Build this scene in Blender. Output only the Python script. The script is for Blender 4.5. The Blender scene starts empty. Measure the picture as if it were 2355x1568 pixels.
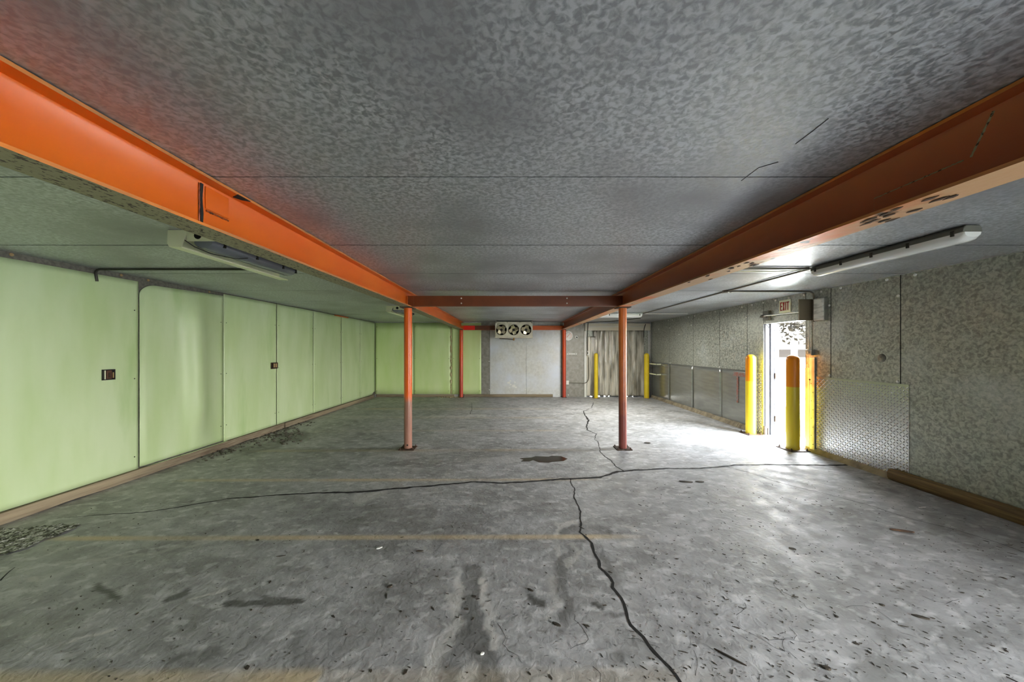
import bpy, bmesh, math, random
from mathutils import Vector, Matrix, noise
random.seed(7)
C = bpy.context.scene.collection
SC = bpy.context.scene

# ------------------------------------------------------------------ camera
H, F, VX, VY = 1.55, 785.0, 1175.0, 803.0
ZC = 2.43                       # ceiling height
XR, YB, YR = 4.56, 11.1, -3.2   # right wall, back wall, rear wall
def xl(y): return -(4.581 - 0.0136 * y)   # the left wall runs slightly askew
cam = bpy.data.cameras.new('camera'); co = bpy.data.objects.new('camera', cam); C.objects.link(co)
co.location = (0, 0, H); co.rotation_euler = (math.radians(90), 0, 0)
cam.sensor_width = 36; cam.lens = 36 * F / 2355; cam.clip_start = 0.02; cam.clip_end = 400
cam.shift_x = (1177.5 - VX) / 2355; cam.shift_y = (VY - 784) / 2355
SC.camera = co

# ------------------------------------------------------------------ light
SC.view_settings.view_transform = 'Standard'; SC.view_settings.look = 'None'
SC.view_settings.gamma = 1; SC.view_settings.use_curve_mapping = False
SC.view_settings.exposure = 2.5
w = bpy.data.worlds.new('sky'); SC.world = w; w.use_nodes = True
wn = w.node_tree.nodes; wl = w.node_tree.links
bg = wn['Background']; bg.inputs[1].default_value = 12
tc = wn.new('ShaderNodeTexCoord'); sp = wn.new('ShaderNodeSeparateXYZ'); rp = wn.new('ShaderNodeValToRGB')
wl.new(tc.outputs['Generated'], sp.inputs[0]); wl.new(sp.outputs['Z'], rp.inputs[0]); wl.new(rp.outputs[0], bg.inputs[0])
rp.color_ramp.elements[0].color = (1.0, 0.97, 0.9, 1); rp.color_ramp.elements[1].color = (0.72, 0.84, 1.0, 1)
sun = bpy.data.lights.new('sun', 'SUN'); sun.energy = 5.0; sun.angle = 0.02; sun.color = (1, 0.93, 0.8)
so = bpy.data.objects.new('sun', sun); C.objects.link(so); so.location = (30, 0, 30)
so.rotation_euler = Vector((-0.35, -0.5, 1.0)).to_track_quat('Z', 'Y').to_euler()
def portal(name, loc, rot, sx, sy):
    l = bpy.data.lights.new(name, 'AREA'); l.shape = 'RECTANGLE'; l.size = sx; l.size_y = sy; l.energy = 1
    l.cycles.is_portal = True
    o = bpy.data.objects.new(name, l); C.objects.link(o); o.location = loc; o.rotation_euler = rot
portal('exit_door_daylight', (4.70, 5.72, 1.01), (0, math.radians(90), 0), 2.0, 0.86)
portal('fill_opening_daylight', (4.70, -1.3, 1.02), (0, math.radians(90), 0), 2.0, 2.2)  # sky portal for the opening added behind the camera as fill
SC.cycles.max_bounces = 10; SC.cycles.diffuse_bounces = 9; SC.cycles.glossy_bounces = 4
SC.cycles.transmission_bounces = 6; SC.cycles.transparent_max_bounces = 6
SC.cycles.sample_clamp_indirect = 8; SC.cycles.caustics_reflective = False; SC.cycles.caustics_refractive = False
SC.cycles.use_denoising = True
try: SC.cycles.denoiser = 'OPENIMAGEDENOISE'
except Exception: pass

# ------------------------------------------------------------------ materials
def lin(r, g, b):
    f = lambda c: (c / 255 / 12.92) if c / 255 <= 0.04045 else ((c / 255 + 0.055) / 1.055) ** 2.4
    return (f(r), f(g), f(b), 1)
def mat(name, base, rough=0.6, metal=0.0, second=None, scale=8, stretch=(1, 1, 1), detail=6, lo=0.35, hi=0.65,
        bump=0.0, bscale=None, third=None, tscale=1.2, tlo=0.5, thi=0.7, dist=0.0, spec=0.5, rvar=0.0, bdist=0.01):
    m = bpy.data.materials.new(name); m.use_nodes = True
    n, l = m.node_tree.nodes, m.node_tree.links
    p = n['Principled BSDF']; p.inputs['Roughness'].default_value = rough; p.inputs['Metallic'].default_value = metal
    p.inputs['Specular IOR Level'].default_value = spec; p.inputs['Base Color'].default_value = base
    m['p'] = 1
    t = n.new('ShaderNodeTexCoord'); mp = n.new('ShaderNodeMapping'); mp.inputs['Scale'].default_value = stretch
    l.new(t.outputs['Object'], mp.inputs[0])
    out = None
    if second:
        nz = n.new('ShaderNodeTexNoise'); nz.inputs['Scale'].default_value = scale; nz.inputs['Detail'].default_value = detail
        nz.inputs['Distortion'].default_value = dist
        l.new(mp.outputs[0], nz.inputs['Vector'])
        r = n.new('ShaderNodeValToRGB'); r.color_ramp.elements[0].position = lo; r.color_ramp.elements[1].position = hi
        r.color_ramp.elements[0].color = base; r.color_ramp.elements[1].color = second
        l.new(nz.outputs[0], r.inputs[0]); out = r.outputs[0]
        if rvar:
            mr = n.new('ShaderNodeMapRange'); mr.inputs[1].default_value = lo; mr.inputs[2].default_value = hi
            mr.inputs[3].default_value = rough - rvar; mr.inputs[4].default_value = rough + rvar
            l.new(nz.outputs[0], mr.inputs[0]); l.new(mr.outputs[0], p.inputs['Roughness'])
    if third:
        nz2 = n.new('ShaderNodeTexNoise'); nz2.inputs['Scale'].default_value = tscale; nz2.inputs['Detail'].default_value = 5
        l.new(mp.outputs[0], nz2.inputs['Vector'])
        r2 = n.new('ShaderNodeMapRange'); r2.inputs[1].default_value = tlo; r2.inputs[2].default_value = thi
        l.new(nz2.outputs[0], r2.inputs[0])
        mx = n.new('ShaderNodeMix'); mx.data_type = 'RGBA'
        l.new(r2.outputs[0], mx.inputs[0])
        if out: l.new(out, mx.inputs[6])
        else: mx.inputs[6].default_value = base
        mx.inputs[7].default_value = third; out = mx.outputs[2]
    if out: l.new(out, p.inputs['Base Color'])
    if bump:
        nb = n.new('ShaderNodeTexNoise'); nb.inputs['Scale'].default_value = bscale or scale; nb.inputs['Detail'].default_value = 5
        l.new(mp.outputs[0], nb.inputs['Vector'])
        b = n.new('ShaderNodeBump'); b.inputs['Strength'].default_value = bump; b.inputs['Distance'].default_value = bdist
        l.new(nb.outputs[0], b.inputs['Height']); l.new(b.outputs[0], p.inputs['Normal'])
    return m
M = {}
M['ceil'] = mat('galvanised_ceiling', lin(150, 153, 157), 0.45, 0.62, lin(198, 202, 206), 42, (1, 1, 1), 6, 0.39, 0.61,
                0.30, 60, lin(142, 142, 146), 1.3, 0.45, 0.75, 0.6, rvar=0.08, bdist=0.004)
M['galv'] = mat('galvanised_wall', lin(128, 132, 124), 0.42, 0.40, lin(180, 183, 172), 30, (1, 1, 1), 6, 0.36, 0.64,
                0.2, 40, lin(196, 204, 206), 1.1, 0.55, 1.0, 0.8, rvar=0.06, bdist=0.004)
M['galvr'] = mat('galvanised_side_panel', lin(126, 124, 116), 0.45, 0.3, lin(150, 148, 140), 10)
M['galvb'] = mat('galvanised_back_wall', lin(190, 190, 184), 0.45, 0.2, lin(204, 205, 200), 14, (1, 1, 1), 6, 0.36, 0.64,
                 0.15, 30, lin(206, 212, 222), 1.0, 0.45, 0.7, 0.6, bdist=0.004)  # metal lightened to make up for weak light at the back
M['green'] = mat('green_paint', lin(180, 200, 148), 0.34, 0.0, lin(194, 210, 168), 2.2, (1, 1.6, 0.35), 4, 0.35, 0.65,
                 0.10, 9, lin(150, 180, 112), 1.6, 0.60, 0.8, bdist=0.006)
M['green_lifted'] = mat('lightened_green_paint', lin(200, 224, 150), 0.36, 0.0, lin(212, 230, 172), 2.2, (1.6, 1, 0.35), 4, 0.35, 0.65)  # green paint lightened to stand in for missing light at the back
M['steel'] = mat('stainless_sheet', lin(158, 160, 156), 0.24, 0.75, lin(174, 176, 170), 3, (1, 1, 6), 4, bump=0.12, bscale=3)
M['tread'] = mat('tread_plate', lin(200, 200, 198), 0.24, 0.9)
M['trim'] = mat('bent_metal_trim', lin(150, 150, 142), 0.33, 0.7, lin(180, 178, 165), 8, bump=0.1, bscale=12)
M['strip'] = mat('galvanised_strip', lin(95, 93, 86), 0.5, 0.4, lin(120, 118, 108), 30)
M['orange'] = mat('orange_beam_paint', lin(208, 102, 26), 0.33, 0.0, lin(200, 84, 18), 2.0, (1, 0.5, 1), 5, 0.35, 0.7,
                  0.12, 16, bdist=0.004)
M['orange_shaded'] = mat('shaded_orange_paint', lin(170, 90, 50), 0.33, 0.0, lin(156, 76, 38), 2.0, (1, 0.5, 1), 5, 0.35, 0.7, 0.12, 16, bdist=0.004)  # beam orange darkened: painted shade of the side turned from the door
M['under'] = mat('rust_flecked_flange', lin(140, 134, 104), 0.6, 0.1, lin(58, 42, 28), 60, (1.2, 0.7, 1), 4, 0.56, 0.60, 0.3, 40)
M['underx'] = None
M['underr'] = mat('bare_tan_flange', lin(190, 150, 112), 0.45, 0.1, lin(206, 112, 56), 3, (1, 0.6, 1), 7, 0.48, 0.62, 0.3, 30,
                  lin(70, 48, 30), 9, 0.66, 0.70)
M['edge'] = mat('worn_flange_edge', lin(205, 120, 50), 0.45, 0.0, lin(150, 110, 75), 9, (1, .3, 1))
M['brown'] = mat('brown_shade_beam_paint', lin(116, 58, 26), 0.4, 0.0, lin(100, 48, 20), 3, bump=0.08, bscale=20)  # darkened so the cross beam keeps its shaded look under the fill
M['rust'] = mat('rusty_steel', lin(84, 60, 44), 0.75, 0.2, lin(50, 38, 30), 20, bump=0.4, bscale=40)
M['weld'] = mat('weld_bead', lin(150, 66, 24), 0.35, 0.1, lin(60, 24, 8), 30, bump=0.5, bscale=50)
M['lumber'] = mat('weathered_lumber', lin(132, 122, 100), 0.8, 0.0, lin(98, 82, 66), 9, (3, .35, 6), 7, 0.35, 0.65, 0.4, 20,
                  lin(152, 138, 112), 1.5, 0.5, 0.7)
M['timber'] = mat('olive_timber', lin(126, 102, 60), 0.75, 0.0, lin(84, 64, 36), 7, (4, .3, 8), 7, 0.35, 0.65, 0.4, 20)
M['white'] = mat('white_plastic', lin(225, 226, 220), 0.35)
M['dialw'] = mat('dial_white', lin(250, 250, 246), 0.5)
M['lens'] = mat('milky_lens', lin(214, 216, 212), 0.25)
M['lensgrey'] = mat('smoky_lens', lin(132, 138, 148), 0.22, 0.0, lin(118, 124, 134), 2, spec=0.6)
M['pan'] = mat('cream_enamel', lin(236, 238, 204), 0.4)
M['fixbase'] = mat('grey_fixture_tray', lin(92, 92, 82), 0.45)
M['dark'] = mat('dark_plastic', lin(28, 27, 25), 0.5)
M['void'] = mat('dark_gap', lin(14, 13, 12), 0.9)
M['conduit'] = mat('steel_conduit', lin(118, 114, 102), 0.4, 0.6)
M['blackpipe'] = mat('dark_pipe', lin(52, 50, 42), 0.45, 0.3)
M['yellow'] = mat('yellow_sleeve', lin(232, 206, 48), 0.28, 0.0, lin(222, 192, 38), 3)
M['alum'] = mat('aluminium_housing', lin(222, 216, 196), 0.5, 0.1, lin(200, 195, 176), 5)
M['blade'] = mat('aluminium_blade', lin(200, 190, 160), 0.28, 0.8)
M['brass'] = mat('brass_fitting', lin(165, 120, 60), 0.35, 0.8)
M['brownbox'] = mat('brown_lid', lin(140, 128, 106), 0.45, 0.4)
M['boxwhite'] = mat('scuffed_cover', lin(240, 240, 232), 0.5, 0.0, lin(196, 196, 188), 6, (1, 1, 3), 6, 0.45, 0.62)
M['bollardbrown'] = mat('brown_receptacle', lin(74, 42, 20), 0.4)
M['tan'] = mat('tan_receptacle', lin(168, 140, 96), 0.45)
M['signbase'] = mat('sign_cream', lin(240, 245, 214), 0.45)
M['red'] = mat('sign_red', lin(158, 34, 24), 0.45)
M['foam'] = mat('cream_foam', lin(196, 186, 150), 0.8, 0.0, lin(160, 140, 100), 20, bump=0.5, bscale=30)
M['caulk'] = mat('dusty_caulk', lin(150, 140, 116), 0.8, 0.0, lin(110, 100, 84), 8, bump=0.4, bscale=20)
M['pvc'] = mat('cloudy_pvc', lin(204, 200, 186), 0.15, 0.0, lin(128, 124, 112), 2.5, (3, 1, .5), 6, 0.38, 0.62, 0.3, 5, spec=0.7, bdist=0.02)
M['pvcw'] = mat('white_pvc', lin(232, 228, 214), 0.2, 0.0, lin(205, 198, 182), 2.5, (3, 1, .5), 6, bump=0.2, bscale=5, spec=0.7)
M['jamb'] = mat('grey_jamb', lin(92, 95, 102), 0.6, 0.0, lin(78, 81, 88), 6, (1, 1, .4), 6, bump=0.1, bscale=20)
M['leaf'] = mat('foliage', (.0088, .0076, .0052, 1), 0.9, spec=0.05)
M['bark'] = mat('bark', (.012, .01, .008, 1), 0.9, spec=.05)
M['stucco'] = mat('pale_stucco', lin(238, 234, 222), 0.8)
M['shade'] = mat('dark_glass', (.0100, .0088, .0078, 1), 0.9, spec=0.05)
M['roof'] = mat('roof_shingle', lin(190, 186, 176), 0.9, 0.0, lin(160, 156, 148), 8)
M['grass'] = mat('lawn_grass', (.0125, .0165, .0085, 1), 0.95, 0.0, (.02, .024, .015, 1), 9, detail=8, bump=0.5, bscale=30, spec=0.05)
M['apron'] = mat('pale_concrete', lin(214, 212, 204), 0.85, 0.0, lin(190, 188, 180), 3)
M['chip'] = mat('dark_chip', lin(40, 36, 30), 0.8, 0.0, lin(66, 58, 46), 30)
M['stick'] = mat('brown_wood_chip', lin(98, 70, 48), 0.8, 0.0, lin(60, 44, 32), 30)
M['debris'] = mat('dry_debris', lin(96, 92, 80), 0.9, 0.0, lin(60, 56, 48), 20)
M['paper'] = mat('white_scrap', lin(222, 222, 216), 0.7)
M['crack'] = mat('crack_shadow', lin(20, 19, 17), 0.95)
M['wet'] = mat('wet_puddle', lin(46, 43, 34), 0.12, 0.0, lin(58, 54, 44), 5)
M['rubble'] = mat('broken_aggregate', lin(176, 176, 168), 0.6, 0.0, lin(52, 52, 42), 38, (1, 1, 1), 8, 0.44, 0.56, 1.0, 34, dist=0.8, bdist=0.03)
M['wallout'] = mat('outer_wall', lin(190, 188, 180), 0.8)

def floor_material():
    m = bpy.data.materials.new('worn_concrete'); m.use_nodes = True
    n, l = m.node_tree.nodes, m.node_tree.links
    p = n['Principled BSDF']; p.inputs['Specular IOR Level'].default_value = 0.5
    t = n.new('ShaderNodeTexCoord')
    def nz(scale, detail=6, st=(1, 1, 1), dist=0.0, rot=0):
        mp = n.new('ShaderNodeMapping'); mp.inputs['Scale'].default_value = st; mp.inputs['Rotation'].default_value = (0, 0, rot)
        l.new(t.outputs['Object'], mp.inputs[0])
        q = n.new('ShaderNodeTexNoise'); q.inputs['Scale'].default_value = scale; q.inputs['Detail'].default_value = detail
        q.inputs['Distortion'].default_value = dist; l.new(mp.outputs[0], q.inputs['Vector']); return q.outputs[0]
    def ramp(src, a, b, ca=(0, 0, 0, 1), cb=(1, 1, 1, 1)):
        r = n.new('ShaderNodeValToRGB'); r.color_ramp.elements[0].position = a; r.color_ramp.elements[1].position = b
        r.color_ramp.elements[0].color = ca; r.color_ramp.elements[1].color = cb; l.new(src, r.inputs[0]); return r.outputs[0]
    def mix(f, a, b):
        x = n.new('ShaderNodeMix'); x.data_type = 'RGBA'
        l.new(f, x.inputs[0])
        for s, i in ((a, 6), (b, 7)):
            if isinstance(s, tuple): x.inputs[i].default_value = s
            else: l.new(s, x.inputs[i])
        return x.outputs[2]
    base = ramp(nz(1.3, 12, (1, 1.2, 1), 0.25), 0.36, 0.64, lin(146, 147, 146), lin(172, 173, 175))
    base = mix(ramp(nz(3.2, 12, (0.8, 1.3, 1), 0.3, 0.4), 0.50, 0.76), base, lin(186, 187, 189))
    base = mix(ramp(nz(2.3, 12, (0.8, 1.3, 1), 0.3, 0.2), 0.56, 0.82), base, lin(104, 104, 102))
    base = mix(ramp(nz(14, 8, (1, 1, 1), 0.8), 0.60, 0.78), base, lin(105, 104, 100))
    base = mix(ramp(nz(30, 4, (0.6, 1.4, 1), 0.5, 0.5), 0.70, 0.74), base, lin(60, 58, 54))
    base = mix(ramp(nz(7.5, 12, (0.9, 1.1, 1), 0.3, 0.3), 0.44, 0.62, (0, 0, 0, 1), (.38, .38, .38, 1)), base, lin(112, 112, 110))
    base = mix(ramp(nz(11, 12, (0.8, 1.2, 1), 0.2, -0.5), 0.54, 0.66, (0, 0, 0, 1), (.6, .6, .6, 1)), base, lin(206, 207, 208))
    base = mix(ramp(nz(55, 6, (0.45, 1.5, 1), 0.2, -0.75), 0.66, 0.70, (0, 0, 0, 1), (.8, .8, .8, 1)), base, lin(62, 60, 57))
    a = n.new('ShaderNodeAttribute'); a.attribute_name = 'stain'
    s = n.new('ShaderNodeSeparateColor'); l.new(a.outputs['Color'], s.inputs[0])
    base = mix(s.outputs[0], base, lin(66, 66, 62))       # damp stains, dark smudges and painted floor shadows
    base = mix(s.outputs[1], base, lin(205, 204, 200))    # mineral rims, chalk
    base = mix(s.outputs[2], base, lin(204, 184, 146))    # tan joint lines
    l.new(base, p.inputs['Base Color'])
    rr = ramp(nz(5.0, 8), 0.3, 0.7, (0.44, 0.44, 0.44, 1), (0.68, 0.68, 0.68, 1)); l.new(rr, p.inputs['Roughness'])
    b = n.new('ShaderNodeBump'); b.inputs['Strength'].default_value = 0.55; b.inputs['Distance'].default_value = 0.008
    l.new(nz(22, 10, (1, 1, 1), 0.6), b.inputs['Height']); l.new(b.outputs[0], p.inputs['Normal'])
    return m
M['floor'] = floor_material()

def banded(name, low, high, z0, z1, side=None):
    """paint that changes with height in the object's own space (worn or two-coat paint; side paints a lit half)"""
    m = bpy.data.materials.new(name); m.use_nodes = True
    n, l = m.node_tree.nodes, m.node_tree.links; p = n['Principled BSDF']; p.inputs['Roughness'].default_value = 0.3
    t = n.new('ShaderNodeTexCoord'); s = n.new('ShaderNodeSeparateXYZ'); l.new(t.outputs['Object'], s.inputs[0])
    nz = n.new('ShaderNodeTexNoise'); nz.inputs['Scale'].default_value = 6; nz.inputs['Detail'].default_value = 6
    l.new(t.outputs['Object'], nz.inputs['Vector'])
    ad = n.new('ShaderNodeMath'); ad.operation = 'MULTIPLY_ADD'; ad.inputs[1].default_value = (z1 - z0) * 0.8
    l.new(nz.outputs[0], ad.inputs[0]); l.new(s.outputs['Z'], ad.inputs[2])
    r = n.new('ShaderNodeMapRange'); r.inputs[1].default_value = z0 + (z1 - z0) * .4; r.inputs[2].default_value = z1 + (z1 - z0) * .4
    l.new(ad.outputs[0], r.inputs[0]); f = r.outputs[0]
    if side is not None:
        c = n.new('ShaderNodeMath'); c.operation = 'LESS_THAN'; c.inputs[1].default_value = side; l.new(s.outputs['X'], c.inputs[0])
        k = n.new('ShaderNodeMath'); k.operation = 'MULTIPLY'; l.new(f, k.inputs[0]); l.new(c.outputs[0], k.inputs[1]); f = k.outputs[0]
    x = n.new('ShaderNodeMix'); x.data_type = 'RGBA'; l.new(f, x.inputs[0]); x.inputs[6].default_value = low; x.inputs[7].default_value = high
    l.new(x.outputs[2], p.inputs['Base Color']); return m
M['postl'] = banded('orange_post_paint', lin(150, 108, 92), lin(222, 96, 22), 0.72, 0.84)
M['postr'] = banded('maroon_orange_post_paint', lin(128, 66, 58), lin(206, 112, 52), 0.5, 1.5)
M['postf'] = banded('red_orange_post_paint', lin(186, 70, 50), lin(222, 78, 18), 0.5, 1.4)
M['bol_full'] = banded('orange_topped_yellow_sleeve', lin(226, 200, 44), lin(236, 140, 10), 0.965, 0.975)
M['bol_lit_half'] = banded('lit_half_orange_top_sleeve', lin(232, 206, 48), lin(240, 150, 20), 0.965, 0.975, -0.012)  # orange top; the yellow half paints the strong light from the doorway

# ------------------------------------------------------------------ mesh helpers
class MB:
    def __init__(s): s.b = bmesh.new()
    def box(s, x0, x1, y0, y1, z0, z1):
        v = [s.b.verts.new(p) for p in ((x0, y0, z0), (x1, y0, z0), (x1, y1, z0), (x0, y1, z0), (x0, y0, z1), (x1, y0, z1), (x1, y1, z1), (x0, y1, z1))]
        for f in ((3, 2, 1, 0), (4, 5, 6, 7), (0, 1, 5, 4), (1, 2, 6, 5), (2, 3, 7, 6), (3, 0, 4, 7)): s.b.faces.new([v[i] for i in f])
        return s
    def tube(s, pts, r, n=12, caps=True, rs=None):
        pts = [Vector(p) for p in pts]; rings = []; up = None
        for i, p in enumerate(pts):
            d = (pts[min(i + 1, len(pts) - 1)] - pts[max(i - 1, 0)]).normalized()
            if up is None: up = d.orthogonal().normalized()
            up = (up - d * up.dot(d)).normalized(); sd = d.cross(up)
            rr = rs[i] if rs else r
            rings.append([s.b.verts.new(p + (up * math.cos(a) + sd * math.sin(a)) * rr) for a in (2 * math.pi * k / n for k in range(n))])
        for a, b in zip(rings, rings[1:]):
            for k in range(n): s.b.faces.new((a[k], a[(k + 1) % n], b[(k + 1) % n], b[k]))
        if caps: s.b.faces.new(rings[0][::-1]); s.b.faces.new(rings[-1])
        return s
    def lathe(s, prof, c=(0, 0, 0), axis='Z', n=32, caps=True):
        c = Vector(c); rings = []
        for r, h in prof:
            ring = []
            for k in range(n):
                a = 2 * math.pi * k / n; u, v = r * math.cos(a), r * math.sin(a)
                ring.append(s.b.verts.new(c + (Vector((u, v, h)) if axis == 'Z' else Vector((u, h, v)) if axis == 'Y' else Vector((h, u, v)))))
            rings.append(ring)
        for a, b in zip(rings, rings[1:]):
            for k in range(n): s.b.faces.new((a[k], a[(k + 1) % n], b[(k + 1) % n], b[k]))
        if caps and prof[0][0] > 0.0005: s.b.faces.new(rings[0][::-1])
        if caps and prof[-1][0] > 0.0005: s.b.faces.new(rings[-1])
        return s
    def prism(s, poly, a, b, axis='Z'):
        """extrude a 2-D polygon along an axis; poly is in the other two axes (XY, XZ for Y, YZ for X)"""
        def P(u, v, h): return (u, v, h) if axis == 'Z' else (u, h, v) if axis == 'Y' else (h, u, v)
        A = [s.b.verts.new(P(u, v, a)) for u, v in poly]; B = [s.b.verts.new(P(u, v, b)) for u, v in poly]
        s.b.faces.new(A[::-1]); s.b.faces.new(B)
        for k in range(len(poly)): s.b.faces.new((A[k], A[(k + 1) % len(poly)], B[(k + 1) % len(poly)], B[k]))
        return s
    def grid(s, fn, nu, nv):
        V = [[s.b.verts.new(fn(i / nu, j / nv)) for j in range(nv + 1)] for i in range(nu + 1)]
        for i in range(nu):
            for j in range(nv): s.b.faces.new((V[i][j], V[i + 1][j], V[i + 1][j + 1], V[i][j + 1]))
        return s
def obj(name, mb, m, parent=None, loc=(0, 0, 0), smooth=False, bevel=0, kind=None, label=None, cat=None, group=None, solid=0):
    bmesh.ops.recalc_face_normals(mb.b, faces=mb.b.faces)
    me = bpy.data.meshes.new(name); mb.b.to_mesh(me); mb.b.free()
    for x in (m if isinstance(m, (list, tuple)) else [m]): me.materials.append(x)
    o = bpy.data.objects.new(name, me); C.objects.link(o); o.location = loc
    if parent: o.parent = parent
    if smooth:
        for f in me.polygons: f.use_smooth = True
        if smooth != 'all': me.set_sharp_from_angle(angle=math.radians(40))
    if solid: s = o.modifiers.new('solid', 'SOLIDIFY'); s.thickness = solid
    if bevel:
        b = o.modifiers.new('bevel', 'BEVEL'); b.width = bevel; b.segments = 2; b.limit_method = 'ANGLE'
    for k, v in (('kind', kind), ('label', label), ('category', cat), ('group', group)):
        if v: o[k] = v
    return o
def thing(name, label, cat, loc=(0, 0, 0), group=None, kind=None):
    o = bpy.data.objects.new(name, None); C.objects.link(o); o.location = loc; o.empty_display_size = 0.1
    o['label'] = label
    if cat: o['category'] = cat
    if group: o['group'] = group
    if kind: o['kind'] = kind
    return o
def fl(px, py):            # a pixel on the floor -> metres
    d = H * F / (py - VY); return ((px - VX) * d / F, d)
def rw(px, py, X=XR):      # a pixel on the right wall -> (y, z)
    d = X * F / (px - VX); return (d, H - (py - VY) * d / F)
def lw(px, py):            # on the left wall
    d = 4.581 / ((VX - px) / F + 0.0136); return (d, H - (py - VY) * d / F)
def bw(px, py, Y=YB):      # on the back wall
    return ((px - VX) * Y / F, H - (py - VY) * Y / F)
def N(x, y, z=0.0): return noise.noise(Vector((x, y, z)))

# ------------------------------------------------------------------ floor
def seg_d(px, py, a, b):
    ax, ay = a; bx, by = b; dx, dy = bx - ax, by - ay
    t = max(0, min(1, ((px - ax) * dx + (py - ay) * dy) / (dx * dx + dy * dy + 1e-9)))
    return math.hypot(px - ax - t * dx, py - ay - t * dy)
DARK = [([(1085, 1325), (1082, 1390), (1085, 1440)], 24, .55), ([(1085, 1430), (1105, 1500), (1118, 1568)], 34, .6),
        ([(1060, 1470), (1030, 1510), (1040, 1568)], 22, .45), ([(1290, 1218), (1395, 1222)], 13, .5), ([(1345, 1230), (1312, 1270), (1288, 1310)], 13, .5),
        ([(1288, 1310), (1287, 1345), (1303, 1385), (1300, 1430)], 13, .55), ([(1300, 1430), (1285, 1455)], 9, .35), ([(1378, 1265), (1395, 1300), (1420, 1340)], 9, .4),
        ([(520, 1390), (620, 1388), (690, 1382)], 8, .8), ([(615, 1372), (660, 1385)], 10, .7), ([(385, 1378), (430, 1358)], 7, .75), ([(225, 1352), (272, 1372)], 8, .8),
        ([(1225, 1378), (1245, 1386)], 8, .9), ([(1365, 1392), (1382, 1400)], 6, .9), ([(1415, 1510), (1422, 1512)], 14, .5), ([(1410, 1410), (1435, 1412)], 5, .6),
        ([(640, 1010), (700, 1000)], 10, .55), ([(560, 1040), (640, 1020)], 9, .45), ([(600, 1036), (920, 1034)], 5, .25),  # last stroke paints the left post's cast shadow
        ([(800, 1250), (1080, 1240)], 30, .22), ([(960, 1330), (850, 1430), (700, 1500)], 40, .25), ([(400, 1530), (500, 1500)], 16, .4),
        ([(2180, 1190), (2355, 1290)], 45, .28), ([(2060, 1120), (2200, 1190)], 18, .2), ([(1900, 1160), (2000, 1220)], 28, .25),  # first two strokes paint the shadow band along the right wall
        ([(700, 1180), (1100, 1200)], 28, .28), ([(1560, 1340), (1620, 1410)], 26, .25), ([(2050, 1530), (2355, 1430)], 28, .22)]
LITE = [([(1048, 1322), (1060, 1360), (1050, 1400)], 8, .6), ([(1040, 1375), (1045, 1405)], 12, .55), ([(1112, 1335), (1105, 1375)], 6, .8), ([(1118, 1375), (1130, 1420), (1125, 1440), (1136, 1490)], 9, .6),
        ([(1050, 1425), (1035, 1465), (1000, 1500), (985, 1568)], 15, .45), ([(1065, 1568), (1092, 1535)], 15, .5), ([(1276, 1228), (1284, 1208), (1320, 1202)], 5, .6),
        ([(1284, 1245), (1284, 1275)], 5, .35), ([(1320, 1255), (1325, 1280), (1305, 1300)], 8, .4), ([(1272, 1330), (1280, 1380), (1258, 1425)], 9, .35), ([(1430, 1210), (1480, 1225), (1500, 1240)], 3, .4),
        ([(1436, 1246), (1462, 1250)], 4, .5), ([(165, 1480), (265, 1445)], 2.2, .8), ([(435, 1382), (520, 1350)], 2.2, .7), ([(150, 1295), (330, 1275), (520, 1235)], 3, .35),
        ([(1090, 1060), (1190, 1056)], 8, .25), ([(640, 958), (1050, 958)], 2, .35), ([(980, 959), (1125, 955)], 1.5, .7), ([(860, 1040), (930, 1046)], 8, .3),
        ([(820, 1150), (880, 1135)], 8, .35), ([(1380, 1540), (1450, 1542)], 2.5, .4), ([(60, 1335), (80, 1332)], 6, .5)]
def stain(X, Y):  # first channel holds dark stains and the painted floor shadows
    px = VX + X * F / Y; py = VY + H * F / Y
    j = 7 * min(1, (py - 800) / 400) ; qx = px + j * N(X * 9, Y * 9) * 2 + 3 * N(X * 30, Y * 30, 3); qy = py + j * N(X * 9, Y * 9, 9) * 1.4
    out = [0, 0, 0]
    for ch, L in ((0, DARK), (1, LITE)):
        for pts, r, v in L:
            if not (min(p[0] for p in pts) - r * 2 < px < max(p[0] for p in pts) + r * 2 and min(p[1] for p in pts) - r * 2 < py < max(p[1] for p in pts) + r * 2): continue
            d = min(seg_d(qx, qy, a, b) for a, b in zip(pts, pts[1:]))
            t = 1 - (d - r * .8) / (r * .5); t = max(0, min(1, t))
            out[ch] = max(out[ch], t * v)
    for yl in (1.60, 2.82, 4.06, 5.24, 6.48, 7.70, 8.92):       # tan lines where the form boards met
        yy = yl + 0.025 * X / 4
        a = abs(Y - yy); wd = 0.034 if yl < 5 else 0.045
        if yl < 2: wd = .06
        t = max(0, min(1, 1.6 - a / wd * 1.2)); end = max(0, min(1, (1.15 - X) / 0.5)) * max(0, min(1, (X + 4.0) / .3))
        g = .75 + .5 * N(X * 2.5, yl * 7)
        if 1.2 < Y < 2 and X > -0.9: end *= .3
        if yl > 5: g *= .55
        out[2] = max(out[2], t * end * min(1, g) * .8)
    return out
fb = bmesh.new(); ys = [YR]; 
while ys[-1] < YB + 0.2:
    y = ys[-1]; ys.append(y + (0.25 if y < 0.6 else max(0.014, y * y * 3.0 / 1217)))
nx = 440; X0, X1 = -4.75, XR + 0.12
rows = []; cols = []
for y in ys:
    rows.append([fb.verts.new((X0 + (X1 - X0) * i / nx, y, 0.0)) for i in range(nx + 1)])
for a, b in zip(rows, rows[1:]):
    for i in range(nx): fb.faces.new((a[i], a[i + 1], b[i + 1], b[i]))
me = bpy.data.meshes.new('floor'); fb.to_mesh(me); fb.free()
at = me.color_attributes.new('stain', 'FLOAT_COLOR', 'POINT')
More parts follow.
